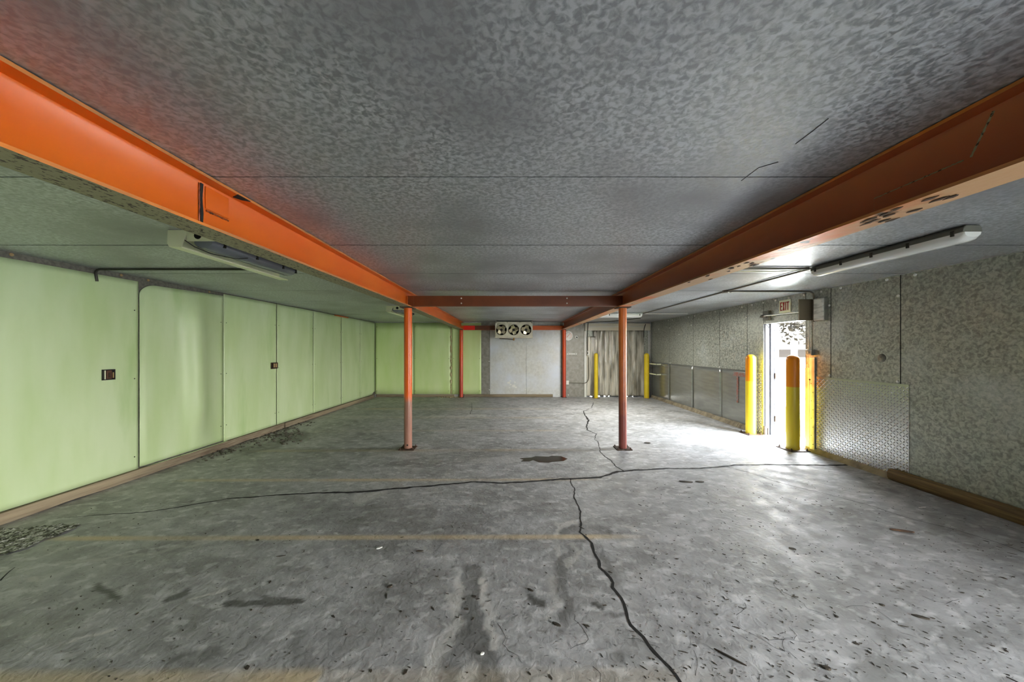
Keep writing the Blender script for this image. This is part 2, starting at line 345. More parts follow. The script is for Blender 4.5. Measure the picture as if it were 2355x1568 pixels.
for i, v in enumerate(me.vertices):
    s = stain(v.co.x, v.co.y) if v.co.y > 0.8 else (0, 0, 0)
    at.data[i].color = (s[0], s[1], s[2], 1)
me.materials.append(M['floor'])
floor = bpy.data.objects.new('floor', me); C.objects.link(floor); floor['kind'] = 'structure'
floor['label'] = 'worn grey concrete floor with long cracks and tan joint lines'
mb = MB().box(X0, X1, YR, YB + .2, -.3, -.02); obj('slab_edge', mb, M['apron'], floor)

def ribbon(pts, wpx, seed=0, z=0.0015, jit=1.0):
    """an open crack following floor points; width given in metres at each point"""
    P = []
    for (a, wa), (b, wb) in zip(list(zip(pts, wpx)), list(zip(pts, wpx))[1:]):
        L = math.hypot(b[0] - a[0], b[1] - a[1]); n = max(2, int(L / 0.035))
        for k in range(n):
            t = k / n; P.append((a[0] + (b[0] - a[0]) * t, a[1] + (b[1] - a[1]) * t, wa + (wb - wa) * t))
    P.append((pts[-1][0], pts[-1][1], wpx[-1]))
    Q = [(x + jit * (.018 * N(x * 6, y * 6, seed) + .004 * N(x * 60, y * 60, seed) + .011 * N(x * 22, y * 22, seed)), y + jit * (.02 * N(x * 6, y * 6, seed + 5) + .008 * N(x * 22, y * 22, seed + 5)),
          max(.0012, w_ * (1 + .7 * N(x * 14, y * 14, seed + 2)))) for x, y, w_ in P]
    b = MB(); L = []
    for i, (x, y, w_) in enumerate(Q):
        x0, y0, _ = Q[max(0, i - 1)]; x1, y1, _ = Q[min(len(Q) - 1, i + 1)]; dx, dy = x1 - x0, y1 - y0; q = math.hypot(dx, dy) or 1
        nx_, ny_ = -dy / q * w_ / 2, dx / q * w_ / 2
        L.append((b.b.verts.new((x + nx_, y + ny_, z)), b.b.verts.new((x - nx_, y - ny_, z))))
    for p, q in zip(L, L[1:]): b.b.faces.new((p[0], p[1], q[1], q[0]))
    return b
CR = [([(1310, 1100), (1322, 1125), (1320, 1145), (1332, 1165), (1336, 1200), (1336, 1225), (1360, 1250), (1378, 1290), (1380, 1305), (1405, 1330), (1408, 1350), (1430, 1375), (1440, 1410), (1455, 1440), (1480, 1465), (1505, 1500), (1540, 1535), (1568, 1572)],
       [.006, .007, .008, .009, .010, .012, .014, .013, .014, .013, .013, .013, .014, .014, .014, .014, .013, .012]),
      ([(150, 1190), (330, 1178), (420, 1165), (520, 1148), (640, 1138), (740, 1134), (800, 1133), (960, 1120), (1090, 1108), (1165, 1111), (1290, 1102), (1380, 1098), (1420, 1084), (1500, 1079), (1610, 1077), (1690, 1070), (1780, 1068), (1900, 1070), (1955, 1068)],
       [.002, .006, .010, .012, .016, .018, .022, .022, .018, .018, .022, .024, .022, .022, .02, .02, .016, .022, .03]),
      ([(1437, 1083), (1415, 1072), (1408, 1060), (1385, 1045), (1380, 1035), (1376, 1015), (1366, 1010), (1372, 998), (1350, 988), (1350, 976), (1353, 966), (1345, 955), (1342, 945), (1360, 938), (1365, 925)],
       [.012, .01, .01, .008, .006, .008, .006, .012, .016, .018, .03, .016, .012, .01, .01]),
      ([(1672, 1073), (1735, 1090), (1800, 1112), (1900, 1136), (2000, 1162), (2100, 1195), (2200, 1218), (2300, 1250), (2355, 1270)], [.008, .006, .006, .005, .005, .005, .004, .005, .004]),
      ([(0, 1335), (18, 1318), (35, 1305)], [.008, .006, .003]), ([(1080, 952), (1086, 940), (1084, 925)], [.01, .006, .004])]
for i, (pp, ww) in enumerate(CR):
    obj('crack', ribbon([fl(*p) for p in pp], [q * (1.7 if i == 1 else 1.35) for q in ww], i * 7.3), M['crack'], floor)
for i in range(15):        # hairline crazing in the concrete
    cx, cy = random.choice([(1450, 1500), (1150, 1430), (1300, 1480), (1800, 1430), (1900, 1520), (1700, 1390), (2150, 1420)])
    x, y = fl(cx + random.uniform(-160, 160), min(1560, cy + random.uniform(-50, 50))); a = random.uniform(0, 6.3); pts = [(x, y)]
    for k in range(random.randint(3, 6)):
        a += random.uniform(-.9, .9); x += math.cos(a) * .06; y += math.sin(a) * .045; pts.append((x, y))
    obj('hairline_crack', ribbon(pts, [.0019] * len(pts), i, .0013), M['crack'], floor)
# broken patch of slab by the left wall
rub = [(-40, 1222), (30, 1217), (90, 1212), (150, 1207), (188, 1206), (172, 1217), (150, 1226), (110, 1240), (60, 1262), (0, 1278), (-60, 1290)]
rp_ = [fl(*p) for p in rub]; rp_ = [(max(x, xl(y) + .09), y) for x, y in rp_]
def inside(x, y, P):
    c = False
    for (x0, y0), (x1, y1) in zip(P, P[1:] + P[:1]):
        if (y0 > y) != (y1 > y) and x < (x1 - x0) * (y - y0) / (y1 - y0) + x0: c = not c
    return c
mb = MB(); gx0, gx1 = min(p[0] for p in rp_), max(p[0] for p in rp_); gy0, gy1 = min(p[1] for p in rp_), max(p[1] for p in rp_)
st = .012; cache = {}
def rv(i, j):
    if (i, j) not in cache:
        x, y = gx0 + i * st, gy0 + j * st
        cache[(i, j)] = mb.b.verts.new((x, y, .004 + .016 * abs(N(x * 22, y * 22)) + .008 * abs(N(x * 60, y * 60))))
    return cache[(i, j)]
for i in range(int((gx1 - gx0) / st)):
    for j in range(int((gy1 - gy0) / st)):
        x, y = gx0 + (i + .5) * st, gy0 + (j + .5) * st
        if inside(x + .03 * N(x * 12, y * 12), y + .03 * N(x * 12, y * 12, 4), rp_): mb.b.faces.new((rv(i, j), rv(i + 1, j), rv(i + 1, j + 1), rv(i, j + 1)))
obj('broken_concrete', mb, M['rubble'], floor, kind='stuff', label='broken patch of exposed aggregate')

# ------------------------------------------------------------------ ceiling
mb = MB(); seams = [YR, -1.75, -0.55, 0.6, 1.745, 2.885, 3.97, 5.12, 6.27, 7.42, 8.57, 9.72, YB + .02]
for i, (a, b) in enumerate(zip(seams, seams[1:])):
    mb.box(-4.72, XR + .12, a + (.004 if a < 2 else .008), b - (.004 if b < 2 else .008), ZC, ZC + .002)
ceiling = obj('ceiling', mb, M['ceil'], kind='structure', label='galvanised metal panel ceiling with dark cross seams')
obj('ceiling_backing', MB().box(-4.8, XR + .12, YR - .12, YB + .12, ZC + .0025, ZC + .15), M['void'], ceiling)
ribs = MB()
for pts in ([(1830, 330), (1870, 300), (1905, 272)], [(1705, 415), (1745, 385), (1790, 372)]):   # scratches in the ceiling sheet
    q = [((px - VX) * (ZC - H) / (VY - py), (ZC - H) * F / (VY - py), ZC - .0012) for px, py in pts]; ribs.tube(q, .0016, 5)
obj('scratch', ribs, M['dark'], ceiling)

# ------------------------------------------------------------------ right wall
WX = XR + .12
DY0, DY1, DZ = 5.28, 6.16, 2.01          # exit door opening
BY0, BY1, BZ = -2.4, -0.2, 2.02           # unseen wide opening behind the camera, added to let in fill light
mb = MB()
def wpan(y0, y1, z0, z1): mb.box(XR, XR + .003, y0 + .006, y1 - .006, z0, z1)
wpan(YR, BY0, 0, ZC)
wpan(BY0, BY1, BZ, ZC)
for a, b in ((BY1, 1.4), (1.4, 2.72), (2.72, 3.995), (3.995, 4.864), (4.864, DY0)): wpan(a, b, 0, ZC)
wpan(DY0, DY1, DZ, ZC)
for a, b in ((DY1, 6.59), (6.59, 7.46), (7.46, 8.54), (8.54, 9.81), (9.81, YB)): wpan(a, b, 0, ZC)
wallr = obj('wall_right', mb, M['galv'], kind='structure', label='galvanised panel wall with the exit door')
mb = MB()
for a, b, z0 in ((YR - .12, BY0, 0), (BY0, BY1, BZ), (BY1, DY0, 0), (DY0, DY1, DZ), (DY1, YB + .12, 0)): mb.box(XR + .004, WX, a, b, z0, ZC + .002)
obj('wall_core', mb, M['void'], wallr)
mb = MB()
for a, b, z0 in ((YR - .12, BY0, 0), (BY0, BY1, BZ), (BY1, DY0, 0), (DY0, DY1, DZ), (DY1, YB + .12, 0)): mb.box(WX, WX + .01, a, b, z0, ZC + .15)
obj('outer_skin', mb, M['wallout'], wallr)
caps = [(2105, 632), (2040, 643), (1933.6, 662), (1889, 670), (2066, 680), (1849.7, 677.8), (1815, 685), (1783.8, 690.6), (1755.7, 696), (1730, 701), (1706.6, 706), (1716.7, 729),
        (1907.5, 702), (1908, 863), (1719, 848.6), (2065, 877), (1645.5, 717), (1664.6, 714), (1583.8, 729.4), (1598, 726.6), (1537.5, 736.4), (1546.8, 736), (1590, 747.7),
        (1654, 737.8), (1541, 754), (1655.4, 844), (1562, 769), (1515, 757), (1541.5, 835)]
def cap_r(y, z, r=.016):
    return obj('screw_cap', MB().lathe([(r, 0), (r, -.006), (r * .7, -.012), (0.0001, -.014)], axis='X', n=14), M['white'], wallr, (XR, y, z), smooth=True)
for px, py in caps:
    y, z = rw(px, py); cap_r(y, min(z, ZC - .03))
# bright metal edge where ceiling meets wall
obj('ceiling_edge_trim', MB().box(XR - .008, XR, BY1, 4.9, ZC - .012, ZC - .001), M['tread'], wallr)
obj('dent', MB().lathe([(.05, 0), (.045, -.004), (.02, -.012), (0.0001, -.015)], axis='X', n=20), M['strip'], wallr, (XR, *rw(2028, 823)), smooth='all')
# caulk and dirt bead at the foot of the wall
mb = MB(); pts = [(y, .035 + .02 * N(y * 3, 1)) for y in [6.4 + .1 * k for k in range(48)] if y < YB]
for (ya, ha), (yb, hb) in zip(pts, pts[1:]):
    v = [mb.b.verts.new(p) for p in ((XR, ya, ha + .07), (XR, yb, hb + .07), (XR - .03 - ha, yb, 0.001), (XR - .03 - ha, ya, 0.001))]; mb.b.faces.new(v)
obj('base_caulk', mb, M['caulk'], wallr)
mb = MB(); pts = [(y, .02 + .015 * N(y * 5, 3)) for y in [3.9 + .08 * k for k in range(18)]]
for (ya, ha), (yb, hb) in zip(pts, pts[1:]):
    v = [mb.b.verts.new(p) for p in ((XR - .006, ya, ha + .05), (XR - .006, yb, hb + .05), (XR - .03 - ha, yb, 0.001), (XR - .03 - ha, ya, 0.001))]; mb.b.faces.new(v)
obj('base_caulk', mb, M['caulk'], wallr)

# tread plates
def tread(y0, y1, z0, z1, pitch=.033):
    b = MB().box(-.003, 0, 0, y1 - y0, 0, z1 - z0); ny, nz_ = int((y1 - y0) / pitch), int((z1 - z0) / pitch)
    for i in range(ny):
        for j in range(nz_):
            cy, cz = (i + .5) * pitch, (j + .5) * pitch; a = math.radians(45 if (i + j) % 2 else -45)
            u = (math.cos(a), math.sin(a)); v = (-u[1], u[0]); L, W_ = .0185, .0058
            q = [b.b.verts.new((-.003, cy + u[0] * s * L + v[0] * t * W_, cz + u[1] * s * L + v[1] * t * W_)) for s, t in ((-1, 0), (-.4, -1), (.4, -1), (1, 0), (.4, 1), (-.4, 1))]
            top = [b.b.verts.new((-.008, cy + u[0] * s * L, cz + u[1] * s * L)) for s in (-.5, .5)]
            for f in ((0, 1, None), ):
                b.b.faces.new((q[0], q[1], top[0])); b.b.faces.new((q[1], q[2], top[1], top[0])); b.b.faces.new((q[2], q[3], top[1]))
                b.b.faces.new((q[3], q[4], top[1])); b.b.faces.new((q[4], q[5], top[0], top[1])); b.b.faces.new((q[5], q[0], top[0]))
    return b
obj('tread_plate', tread(3.908, 5.10, .03, 1.145), M['tread'], loc=(XR - .001, 3.908, .03),
    label='large shiny diamond-pattern metal plate on wall right of exit door', cat='metal plate')
obj('tread_plate', tread(6.20, 6.42, .03, 1.12), M['tread'], loc=(XR - .001, 6.20, .03),
    label='narrow diamond-pattern metal strip behind bollard beyond the exit door', cat='metal plate')
# smooth steel sheets beyond the door
for a, b, lb in ((6.45, 7.38, 'smooth steel wall sheet with red scuff, nearest the exit door'), (7.38, 8.54, 'smooth steel wall sheet, second along from the exit door'),
                 (8.54, 9.80, 'smooth steel wall sheet, third along from the exit door'), (9.80, 11.0, 'smooth steel wall sheet at corner by strip curtain')):
    mb = MB().grid(lambda u, v, a=a, b=b: (-.006 - .006 * math.sin(u * math.pi) * math.sin(v * math.pi) - .004 * N(u * 2 + a, v * 2), (b - a) * u + .003, 1.11 * v), 14, 10)
    sh = obj('steel_sheet', mb, M['steel'], loc=(XR - .004, a, .03), smooth='all', solid=.003, label=lb, cat='metal sheet', group='smooth steel sheets beyond the exit door')
    if a < 6.5:
        scuff = mat('red_scuff', lin(150, 96, 84), 0.5, 0.3, lin(130, 132, 128), 40, (1, 1, 1), 8, 0.5, 0.54)
        obj('red_scuff', MB().box(-.0175, -.0155, .36, .42, .45, .98).box(-.0175, -.0155, .14, .52, .98, 1.06), scuff, sh)

# door frame and leaf
dr = thing('door_1', 'open exit door with pale frame in right wall', None, (XR, DY1, 0), kind='structure')
mb = MB().box(-.005, .19, -.004, .0, 0, DZ); obj('far_jamb', mb, M['jamb'], dr, bevel=.002)
mb = MB().box(.02, .05, -.02, -.004, 0, DZ).box(.11, .135, -.03, -.004, 0, DZ); obj('door_stop', mb, M['jamb'], dr)
obj('door_leaf', MB().box(.19, .27, -.012, .86, .03, 2.0), M['jamb'], dr, bevel=.004)
obj('hinge', MB().tube([(.195, -.02, .25), (.195, -.02, .35)], .01), M['rust'], dr); obj('hinge', MB().tube([(.195, -.02, 1.02), (.195, -.02, 1.12)], .01), M['rust'], dr)
obj('near_jamb', MB().box(-.004, .13, -.884, -.88, 0, DZ), M['trim'], dr)
obj('head_jamb', MB().box(-.004, .13, -.88, -.004, DZ - .004, DZ), M['trim'], dr)
obj('threshold', MB().box(-.02, .2, -.88, 0, .0, .008), M['apron'], dr)
obj('rusted_foot', MB().box(.0, .012, -.02, -.005, .008, .17).box(.06, .075, -.025, -.005, .008, .13), M['rust'], dr)
mb = MB().box(-.012, -.002, 5.20 - DY1, DY0 - DY1 + .0, .02, 1.27); obj('jamb_trim', mb, M['trim'], dr, bevel=.003)
mb = MB().prism([(5.105 - DY1, .02), (5.19 - DY1, .02), (5.19 - DY1, 1.0), (5.18 - DY1, 1.05), (5.192 - DY1, 1.12), (5.192 - DY1, 1.43), (5.105 - DY1, 1.43)], -.02, -.008, 'X'); obj('jamb_trim', mb, M['trim'], dr, bevel=.003)
obj('strike_hole', MB().lathe([(.012, 0), (.012, -.006)], (-.02, 5.185 - DY1, 1.09), 'X', 12), M['rust'], dr)
for k in range(8): obj('trim_screw', MB().lathe([(.006, 0), (.005, -.004)], (-.02, 5.13 - DY1 + .03 * (k % 2), .12 + .13 * k), 'X', 8), M['rust'], dr)

# closer with rod, loose wire
t = thing('door_closer', 'dark door closer block with long pale rod above exit doorway', 'door closer', (XR, 6.05, 2.08))
obj('mounting_block', MB().box(-.05, 0, -.07, .07, -.02, .15), M['fixbase'], t, bevel=.004)
obj('pivot', MB().lathe([(.055, 0), (.055, .03), (.03, .05), (0.0001, .055)], (-.07, .02, .03), 'Z', 20), M['strip'], t, smooth=True)
obj('rod', MB().tube([(-.09, -.02, .06), (-.10, -.86, .045)], .009), M['white'], t, smooth=True)
pts = [(4.55, 6.13, 2.08), (4.57, 6.12, 2.0), (4.60, 6.08, 1.93), (4.64, 6.03, 1.89), (4.68, 5.98, 1.87), (4.72, 5.96, 1.88), (4.74, 5.95, 1.92), (4.73, 5.95, 1.955), (4.70, 5.95, 1.95), (4.69, 5.96, 1.91)]
obj('loose_wire', MB().tube([Vector(p) - Vector(pts[0]) for p in pts], .0035, 8), M['dark'], loc=pts[0], smooth='all', label='thin dark wire drooping in a loop at top of exit doorway', cat='wire')

# EXIT sign
ex = thing('exit_sign', 'cream EXIT sign with red letters above the open doorway', 'sign', (XR, 5.555, 2.16))
obj('sign_plate', MB().box(-.012, 0, 0, .235, 0, .21), M['signbase'], ex, bevel=.002)
mb = MB(); X_ = (-.0145, -.0118)
def L(y0, y1, z0, z1): mb.box(X_[0], X_[1], .235 - y1, .235 - y0, z0, z1)
L(.025, .043, .035, .175)
for z in (.035, .097, .159): L(.025, .070, z, z + .0175)
for s in (0, 1):
    a, b = (.078, .120) if s == 0 else (.120, .078)
    mb.prism([(.235 - a - (.0), .035), (.235 - a - (.018 if s == 0 else -.018), .035), (.235 - b - (.0), .175), (.235 - b + (.018 if s == 0 else -.018), .175)], X_[0] - .0002 * s, X_[1], 'X')
L(.133, .150, .035, .175)
L(.158, .212, .157, .175); L(.177, .194, .035, .16)
obj('exit_lettering', mb, M['red'], ex)

# electrical box with open lid
eb = thing('electrical_box', 'scuffed white electrical box with open brown lid beside exit doorway', 'electrical box', (XR, 4.91, 1.97))
obj('box_body', MB().box(-.05, 0, 0, .17, 0, .33), M['trim'], eb, bevel=.004)
obj('cover', MB().box(-.062, -.05, .005, .165, .008, .322), M['boxwhite'], eb, bevel=.006)
obj('open_lid', MB().box(-.215, -.012, .235, .25, .015, .335), M['brownbox'], eb, bevel=.003)
obj('lid_hinge', MB().tube([(-.008, .23, .02), (-.008, .23, .33)], .008), M['strip'], eb)
# switch with its thin riser
sw = thing('switch_box', 'small grey switch box under thin conduit right of exit doorway', 'switch', (XR, 5.12, 1.46))
obj('switch_body', MB().box(-.055, 0, 0, .10, 0, .085), M['trim'], sw, bevel=.004)
obj('toggle', MB().box(-.066, -.055, .04, .055, .03, .055), M['white'], sw)
obj('riser', MB().tube([(-.02, .075, .085), (-.02, .075, .53)], .007), M['white'], sw)

# ------------------------------------------------------------------ left wall
yl0, yl1 = YR, YB + .01
mb = MB().prism([(xl(yl0), yl0), (xl(yl1), yl1), (xl(yl1) - .12, yl1), (xl(yl0) - .12, yl0)], 0, ZC + .03, 'Z')
walll = obj('wall_left', mb, M['strip'], kind='structure', label='light green painted panel wall')
sy = [-2.0, -.8, .40, 1.64, 2.94, 4.14, 5.34, 6.53, 7.72, 8.95, 10.05, 11.08]
def ztop(i, y):
    if i == 5:
        if y < 4.34: return 2.20 + .155 * math.sqrt(max(0, 1 - ((4.34 - y) / .2) ** 2))
        return 2.355 + .03 * (y - 4.34)
    if i <= 4: return 2.37
    return 2.415
for i, (a, b) in enumerate(zip(sy, sy[1:])):
    am = .018 if i == 5 else .008
    zb = .125 if i == 5 else .108
    def fn(u, v, a=a, b=b, i=i, am=am, zb=zb):
        uu = u if i != 5 else (u ** 1.8)
        y = a + .004 + (b - a - .008) * uu; zt = ztop(i, y); z = zb + (zt - zb) * v
        if i == 10 and v == 0 and u > .8: z += (u - .8) * .6
        e = min(u, 1 - u); q = min(1, e * 5)
        bul = am * q * (.6 + .9 * N(y * 1.1, z * .25, i) + .25 * math.sin(y * 7 + i)) + .0012 * N(y * 9, z * 9, i)
        if i == 5: bul += .08 * math.exp(-((y - 4.84 - .03 * math.sin(z * 2)) / .14) ** 2) * min(1, max(0, z - .1) * 1.6) * min(1, max(0, 2.38 - z) * 2.5)
        bul = max(bul, -.006)
        lip = .006 * (1 - min(1, u * 10)) if i % 2 else 0
        return (xl(y) + .010 + bul + lip, y, z)
    obj('wall_panel', MB().grid(fn, 40, 40), M['green'], walll, smooth='all', solid=-.004)
for y in sy[5:-1]:
    for z in (.3, 1.2, 2.0):
        for s in (-.05, .05):
            obj('panel_screw', MB().lathe([(.007, 0), (.006, .004), (0.0001, .005)], (xl(y) + .014, y + s, z + .02 * N(y, z) * 5), 'X', 8), M['blackpipe'], walll)
for px, py in ((26, 579), (278.6, 631), (340.6, 642), (481, 671)):
    y, z = lw(px, py)
    obj('screw_cap', MB().lathe([(.015, 0), (.014, .006), (0.0001, .012)], (xl(y), y, min(z, ZC - .02)), 'X', 14), M['tan'], walll, smooth=True)
obj('green_lip', MB().prism([(xl(4.2) + .012, 4.2), (xl(5.38) + .012, 5.38), (xl(5.38) + .045, 5.38), (xl(4.2) + .045, 4.2)], .098, .108, 'Z'), M['green'], walll)
obj('orange_shim', MB().box(xl(9.2) + .01, xl(9.2) + .03, 8.6, 9.3, 2.395, 2.42), M['orange'], walll)

def outlet(loc, name, label, w_, h_, quad):
    t = thing(name, label, 'outlet', loc)
    b = MB()
    for (a0, a1, z0, z1) in ((0, w_, 0, .008), (0, w_, h_ - .008, h_), (0, .008, 0, h_), (w_ - .008, w_, 0, h_)): b.box(0, .022, a0, a1, z0, z1)
    obj('box_rim', b, M['dark'] if not quad else M['rust'], t)
    obj('box_back', MB().box(0, .006, .004, w_ - .004, .004, h_ - .004), M['void'], t)
    if quad:
        obj('face_plate', MB().box(.02, .03, .03, w_, .012, h_ - .006), M['rust'], t, bevel=.002)
        for k in range(4):
            cy, cz = .045 + (w_ - .055) * .5 * (k % 2) + .012, .035 + (h_ - .05) * .5 * (k // 2) + .012
            obj('socket', MB().box(.03, .034, cy - .016, cy + .016, cz - .016, cz + .016), M['tan'], t, bevel=.003)
    else:
        obj('receptacle', MB().box(.006, .018, w_ * .30, w_ * .75, .012, h_ - .012), M['bollardbrown'], t, bevel=.004)
        obj('socket', MB().box(.018, .021, w_ * .42, w_ * .6, h_ * .25, h_ * .7), M['rust'], t, bevel=.002)
        obj('metal_ear', MB().box(.012, .018, w_ * .13, w_ * .21, .01, h_ - .01), M['pan'], t)
        obj('metal_ear', MB().box(.010, .014, w_ * .84, w_ * .93, .02, h_ * .7), M['tan'], t)
    return t
ya, za = lw(230.6, 874.6); yb_, zb_ = lw(258.7, 850.6)
outlet((xl(ya) + .014, ya, za), 'wall_outlet', 'open brown outlet box in the nearest green wall panel', yb_ - ya, zb_ - za + .01, False)
ya, za = lw(620.5, 848.5); yb_, zb_ = lw(634.5, 833)
outlet((xl(ya) + .014, ya, za), 'wall_outlet', 'small rusty four-socket outlet at a seam far along green wall', yb_ - ya, zb_ - za, True)

# ------------------------------------------------------------------ back wall
mb = MB().box(-4.6, 2.44, YB + .012, YB + .12, 0, ZC + .002).box(4.27, XR + .12, YB + .012, YB + .12, 0, ZC + .002).box(2.44, 4.27, YB + .012, YB + .12, 2.27, ZC + .002)
wallb = obj('wall_back', mb, M['galvb'], kind='structure', label='back wall, green panels on left and grey metal on right')
for x0, x1 in ((-4.42, -3.175), (-3.168, -1.955), (-1.935, -.965)):
    obj('wall_panel', MB().grid(lambda u, v, x0=x0, x1=x1: (x0 + (x1 - x0) * u, YB + .004 - .006 * math.sin(u * math.pi) - .004 * N(u * 2 + x0, v), .09 + (ZC - .02 - .09) * v), 16, 10), M['green_lifted'], wallb, smooth='all', solid=.004)
for x0, x1 in ((-.965, -.686), (-.682, .498), (.502, 1.55), (1.60, 2.42)):
    obj('wall_panel', MB().box(x0 + .002, x1 - .002, YB - .002, YB + .012, 0.0, ZC - .005), M['galvr'] if x0 > 1.56 or x0 < -.9 else M['galvb'], wallb)
for x, z in ((bw(1125, 831)), (bw(1209, 831)), (bw(1125.5, 896.4)), (bw(1209, 896.4)), (bw(1285, 907)), (bw(1307, 908)), (bw(1340, 745))):
    obj('screw_cap', MB().lathe([(.018, 0), (.016, -.006), (0.0001, -.012)], (x, YB - .002, z), 'Y', 14), M['white'], wallb, smooth=True)
for x in (-4.36, -3.22, -3.12, -2.02, -1.86, -1.02):
    for z in (.2, 1.25, 2.28): obj('panel_screw', MB().lathe([(.010, 0), (.008, -.005)], (x, YB - .004, z), 'Y', 8), M['blackpipe'], wallb)
pts = []; z = .1
while z < 2.3: pts.append((-1.945 + .018 * N(z * 7, 2), YB - .006, z)); z += .03
obj('foam_bead', MB().tube(pts, .02, 8, rs=[max(.006, .016 + .03 * N(p[2] * 9, 7)) for p in pts]), M['foam'], wallb, smooth='all')
mb = MB()
for dx, dz, r in ((0, 0, .05), (.06, -.06, .035), (.16, -.10, .06), (.2, .02, .03), (.23, -.15, .04), (.05, .06, .03), (.02, -.16, .02)):
    x, zz = bw(1170, 880)[0] + dx, bw(1170, 880)[1] + dz
    mb.prism([(x + r * (1 + .5 * N(a, dx * 30)) * math.cos(a), zz + r * .7 * (1 + .6 * N(a, dx * 9, 3)) * math.sin(a)) for a in [k * .5236 for k in range(12)]], YB - .0045, YB - .002, 'Y')
obj('bare_patch', mb, M['paper'], wallb)
wallrear = obj('wall_rear', MB().box(-4.8, WX, YR - .12, YR, 0, ZC + .002), M['galvb'], kind='structure', label='wall behind the camera')

# ------------------------------------------------------------------ baseboards
def board(x0, y0, x1, y1, th, h_, name, label, m, cat='lumber', seed=0, bev=.004):
    d = Vector((x1 - x0, y1 - y0, 0)); Lg = d.length; n_ = max(6, int(Lg / .12)); b = MB(); rings = []
    for i in range(n_ + 1):
        t_ = i / n_; wob = .006 * N(t_ * Lg * 1.2, seed); w2 = .006 * N(t_ * Lg * 3, seed + 4); cut = .02 * max(0, N(t_ * Lg * 2.2, seed + 8))
        rings.append([b.b.verts.new(p) for p in ((wob, t_ * Lg, .001), (th + wob, t_ * Lg, .001 + cut), (th + wob + w2 * .4, t_ * Lg, h_ + w2), (wob, t_ * Lg, h_ + w2))])
    for p, q in zip(rings, rings[1:]):
        for k in range(4): b.b.faces.new((p[k], p[(k + 1) % 4], q[(k + 1) % 4], q[k]))
    b.b.faces.new(rings[0][::-1]); b.b.faces.new(rings[-1])
    o = obj(name, b, m, loc=(x0, y0, 0), bevel=bev, label=label, cat=cat)
    o.rotation_euler.z = math.atan2(d.y, d.x) - math.pi / 2
    return o
board(xl(1.0) + .012, 1.0, xl(6.68) + .012, 6.68, .04, .105, 'foot_board', 'long weathered board at foot of green wall, splintered, nearest camera', M['lumber'], seed=1)
board(xl(6.72) + .012, 6.72, xl(10.9) + .012, 10.9, .045, .10, 'foot_board', 'tan weathered board at foot of green wall, far piece reaching corner', M['lumber'], seed=5)
def boardx(x0, x1, y, th, h_, label, seed):
    o = board(x0, y, x1, y, th, h_, 'foot_board', label, M['lumber'], seed=seed); o.location.y = y - 0.0; return o
boardx(-4.36, -1.84, YB - .008, .04, .085, 'grey board at foot of back wall under green panels in the left corner', 9).scale.x = 1
boardx(-1.52, 1.36, YB - .008, .04, .09, 'grey board at foot of back wall below the fan unit', 12)
o = board(XR - .012, 3.98, XR - .012, .9, -.0, .13, 'foot_timber', '', M['timber'], seed=15) if False else None
b = MB(); prof = [(0, .004), (-.05, .0), (-.068, .03), (-.07, .085), (-.055, .118), (-.02, .130), (0, .128)]; rings = []
for i in range(34):
    y = -.02 + i * .095; s_ = .5 if i == 0 else .85 if i == 1 else 1
    rings.append([b.b.verts.new((p[0] * s_ + .004 * N(y * 2, p[1] * 30), y, p[1] * (1 if i else .8) + .006 * N(y * 1.5, 3))) for p in prof])
for p, q in zip(rings, rings[1:]):
    for k in range(len(prof)): b.b.faces.new((p[k], p[(k + 1) % len(prof)], q[(k + 1) % len(prof)], q[k]))
b.b.faces.new(rings[0][::-1]); b.b.faces.new(rings[-1])
tm = obj('foot_timber', b, M['timber'], loc=(XR - .012, .95, .002), smooth=True, label='thick brown timber at foot of galvanised wall below the diamond plate', cat='lumber')
tm.scale.y = 1
# ------------------------------------------------------------------ steel frame
ST = [(YR + .02, .60), (1.0, .605), (3.0, .628), (5.33, .652), (8.0, .645), (11.04, .635)]
def ibeam(xc0, xc1, hw=.082, tw=.008, tf=.014):
    b = MB(); rings = []
    for y, zb in ST:
        x = xc0 + (xc1 - xc0) * (y / 11); z0 = H + zb; z1 = ZC - .004
        rings.append([b.b.verts.new((x + px, y, pz)) for px, pz in ((-hw, z0), (hw, z0), (hw, z0 + tf), (tw + .008, z0 + tf), (tw, z0 + tf + .010), (tw, z1 - tf - .010), (tw + .008, z1 - tf), (hw, z1 - tf), (hw, z1), (-hw, z1),
                      (-hw, z1 - tf), (-tw - .008, z1 - tf), (-tw, z1 - tf - .010), (-tw, z0 + tf + .010), (-tw - .008, z0 + tf), (-hw, z0 + tf))])
    mi = {0: 1, 1: 2, 7: 2, 9: 2, 15: 2}
    for p, q in zip(rings, rings[1:]):
        for k in range(16):
            f = b.b.faces.new((p[k], p[(k + 1) % 16], q[(k + 1) % 16], q[k])); f.material_index = mi.get(k, 0)
            if k == 8: f.material_index = 2
    b.b.faces.new(rings[0][::-1]); b.b.faces.new(rings[-1])
    return b
LX, RX = -1.603, 1.735
bl = thing('steel_beam', 'long orange steel beam on left, running from camera to back', 'beam', (0, 0, 0))
obj('beam_body', ibeam(LX, -1.615), [M['orange'], M['under'], M['edge']], bl, smooth=True)
br = thing('steel_beam', 'long brownish orange steel beam on right, running toward strip curtain', 'beam', (0, 0, 0))
obj('beam_body', ibeam(RX, 1.715), [M['orange_shaded'], M['underr'], M['edge']], br, smooth=True)
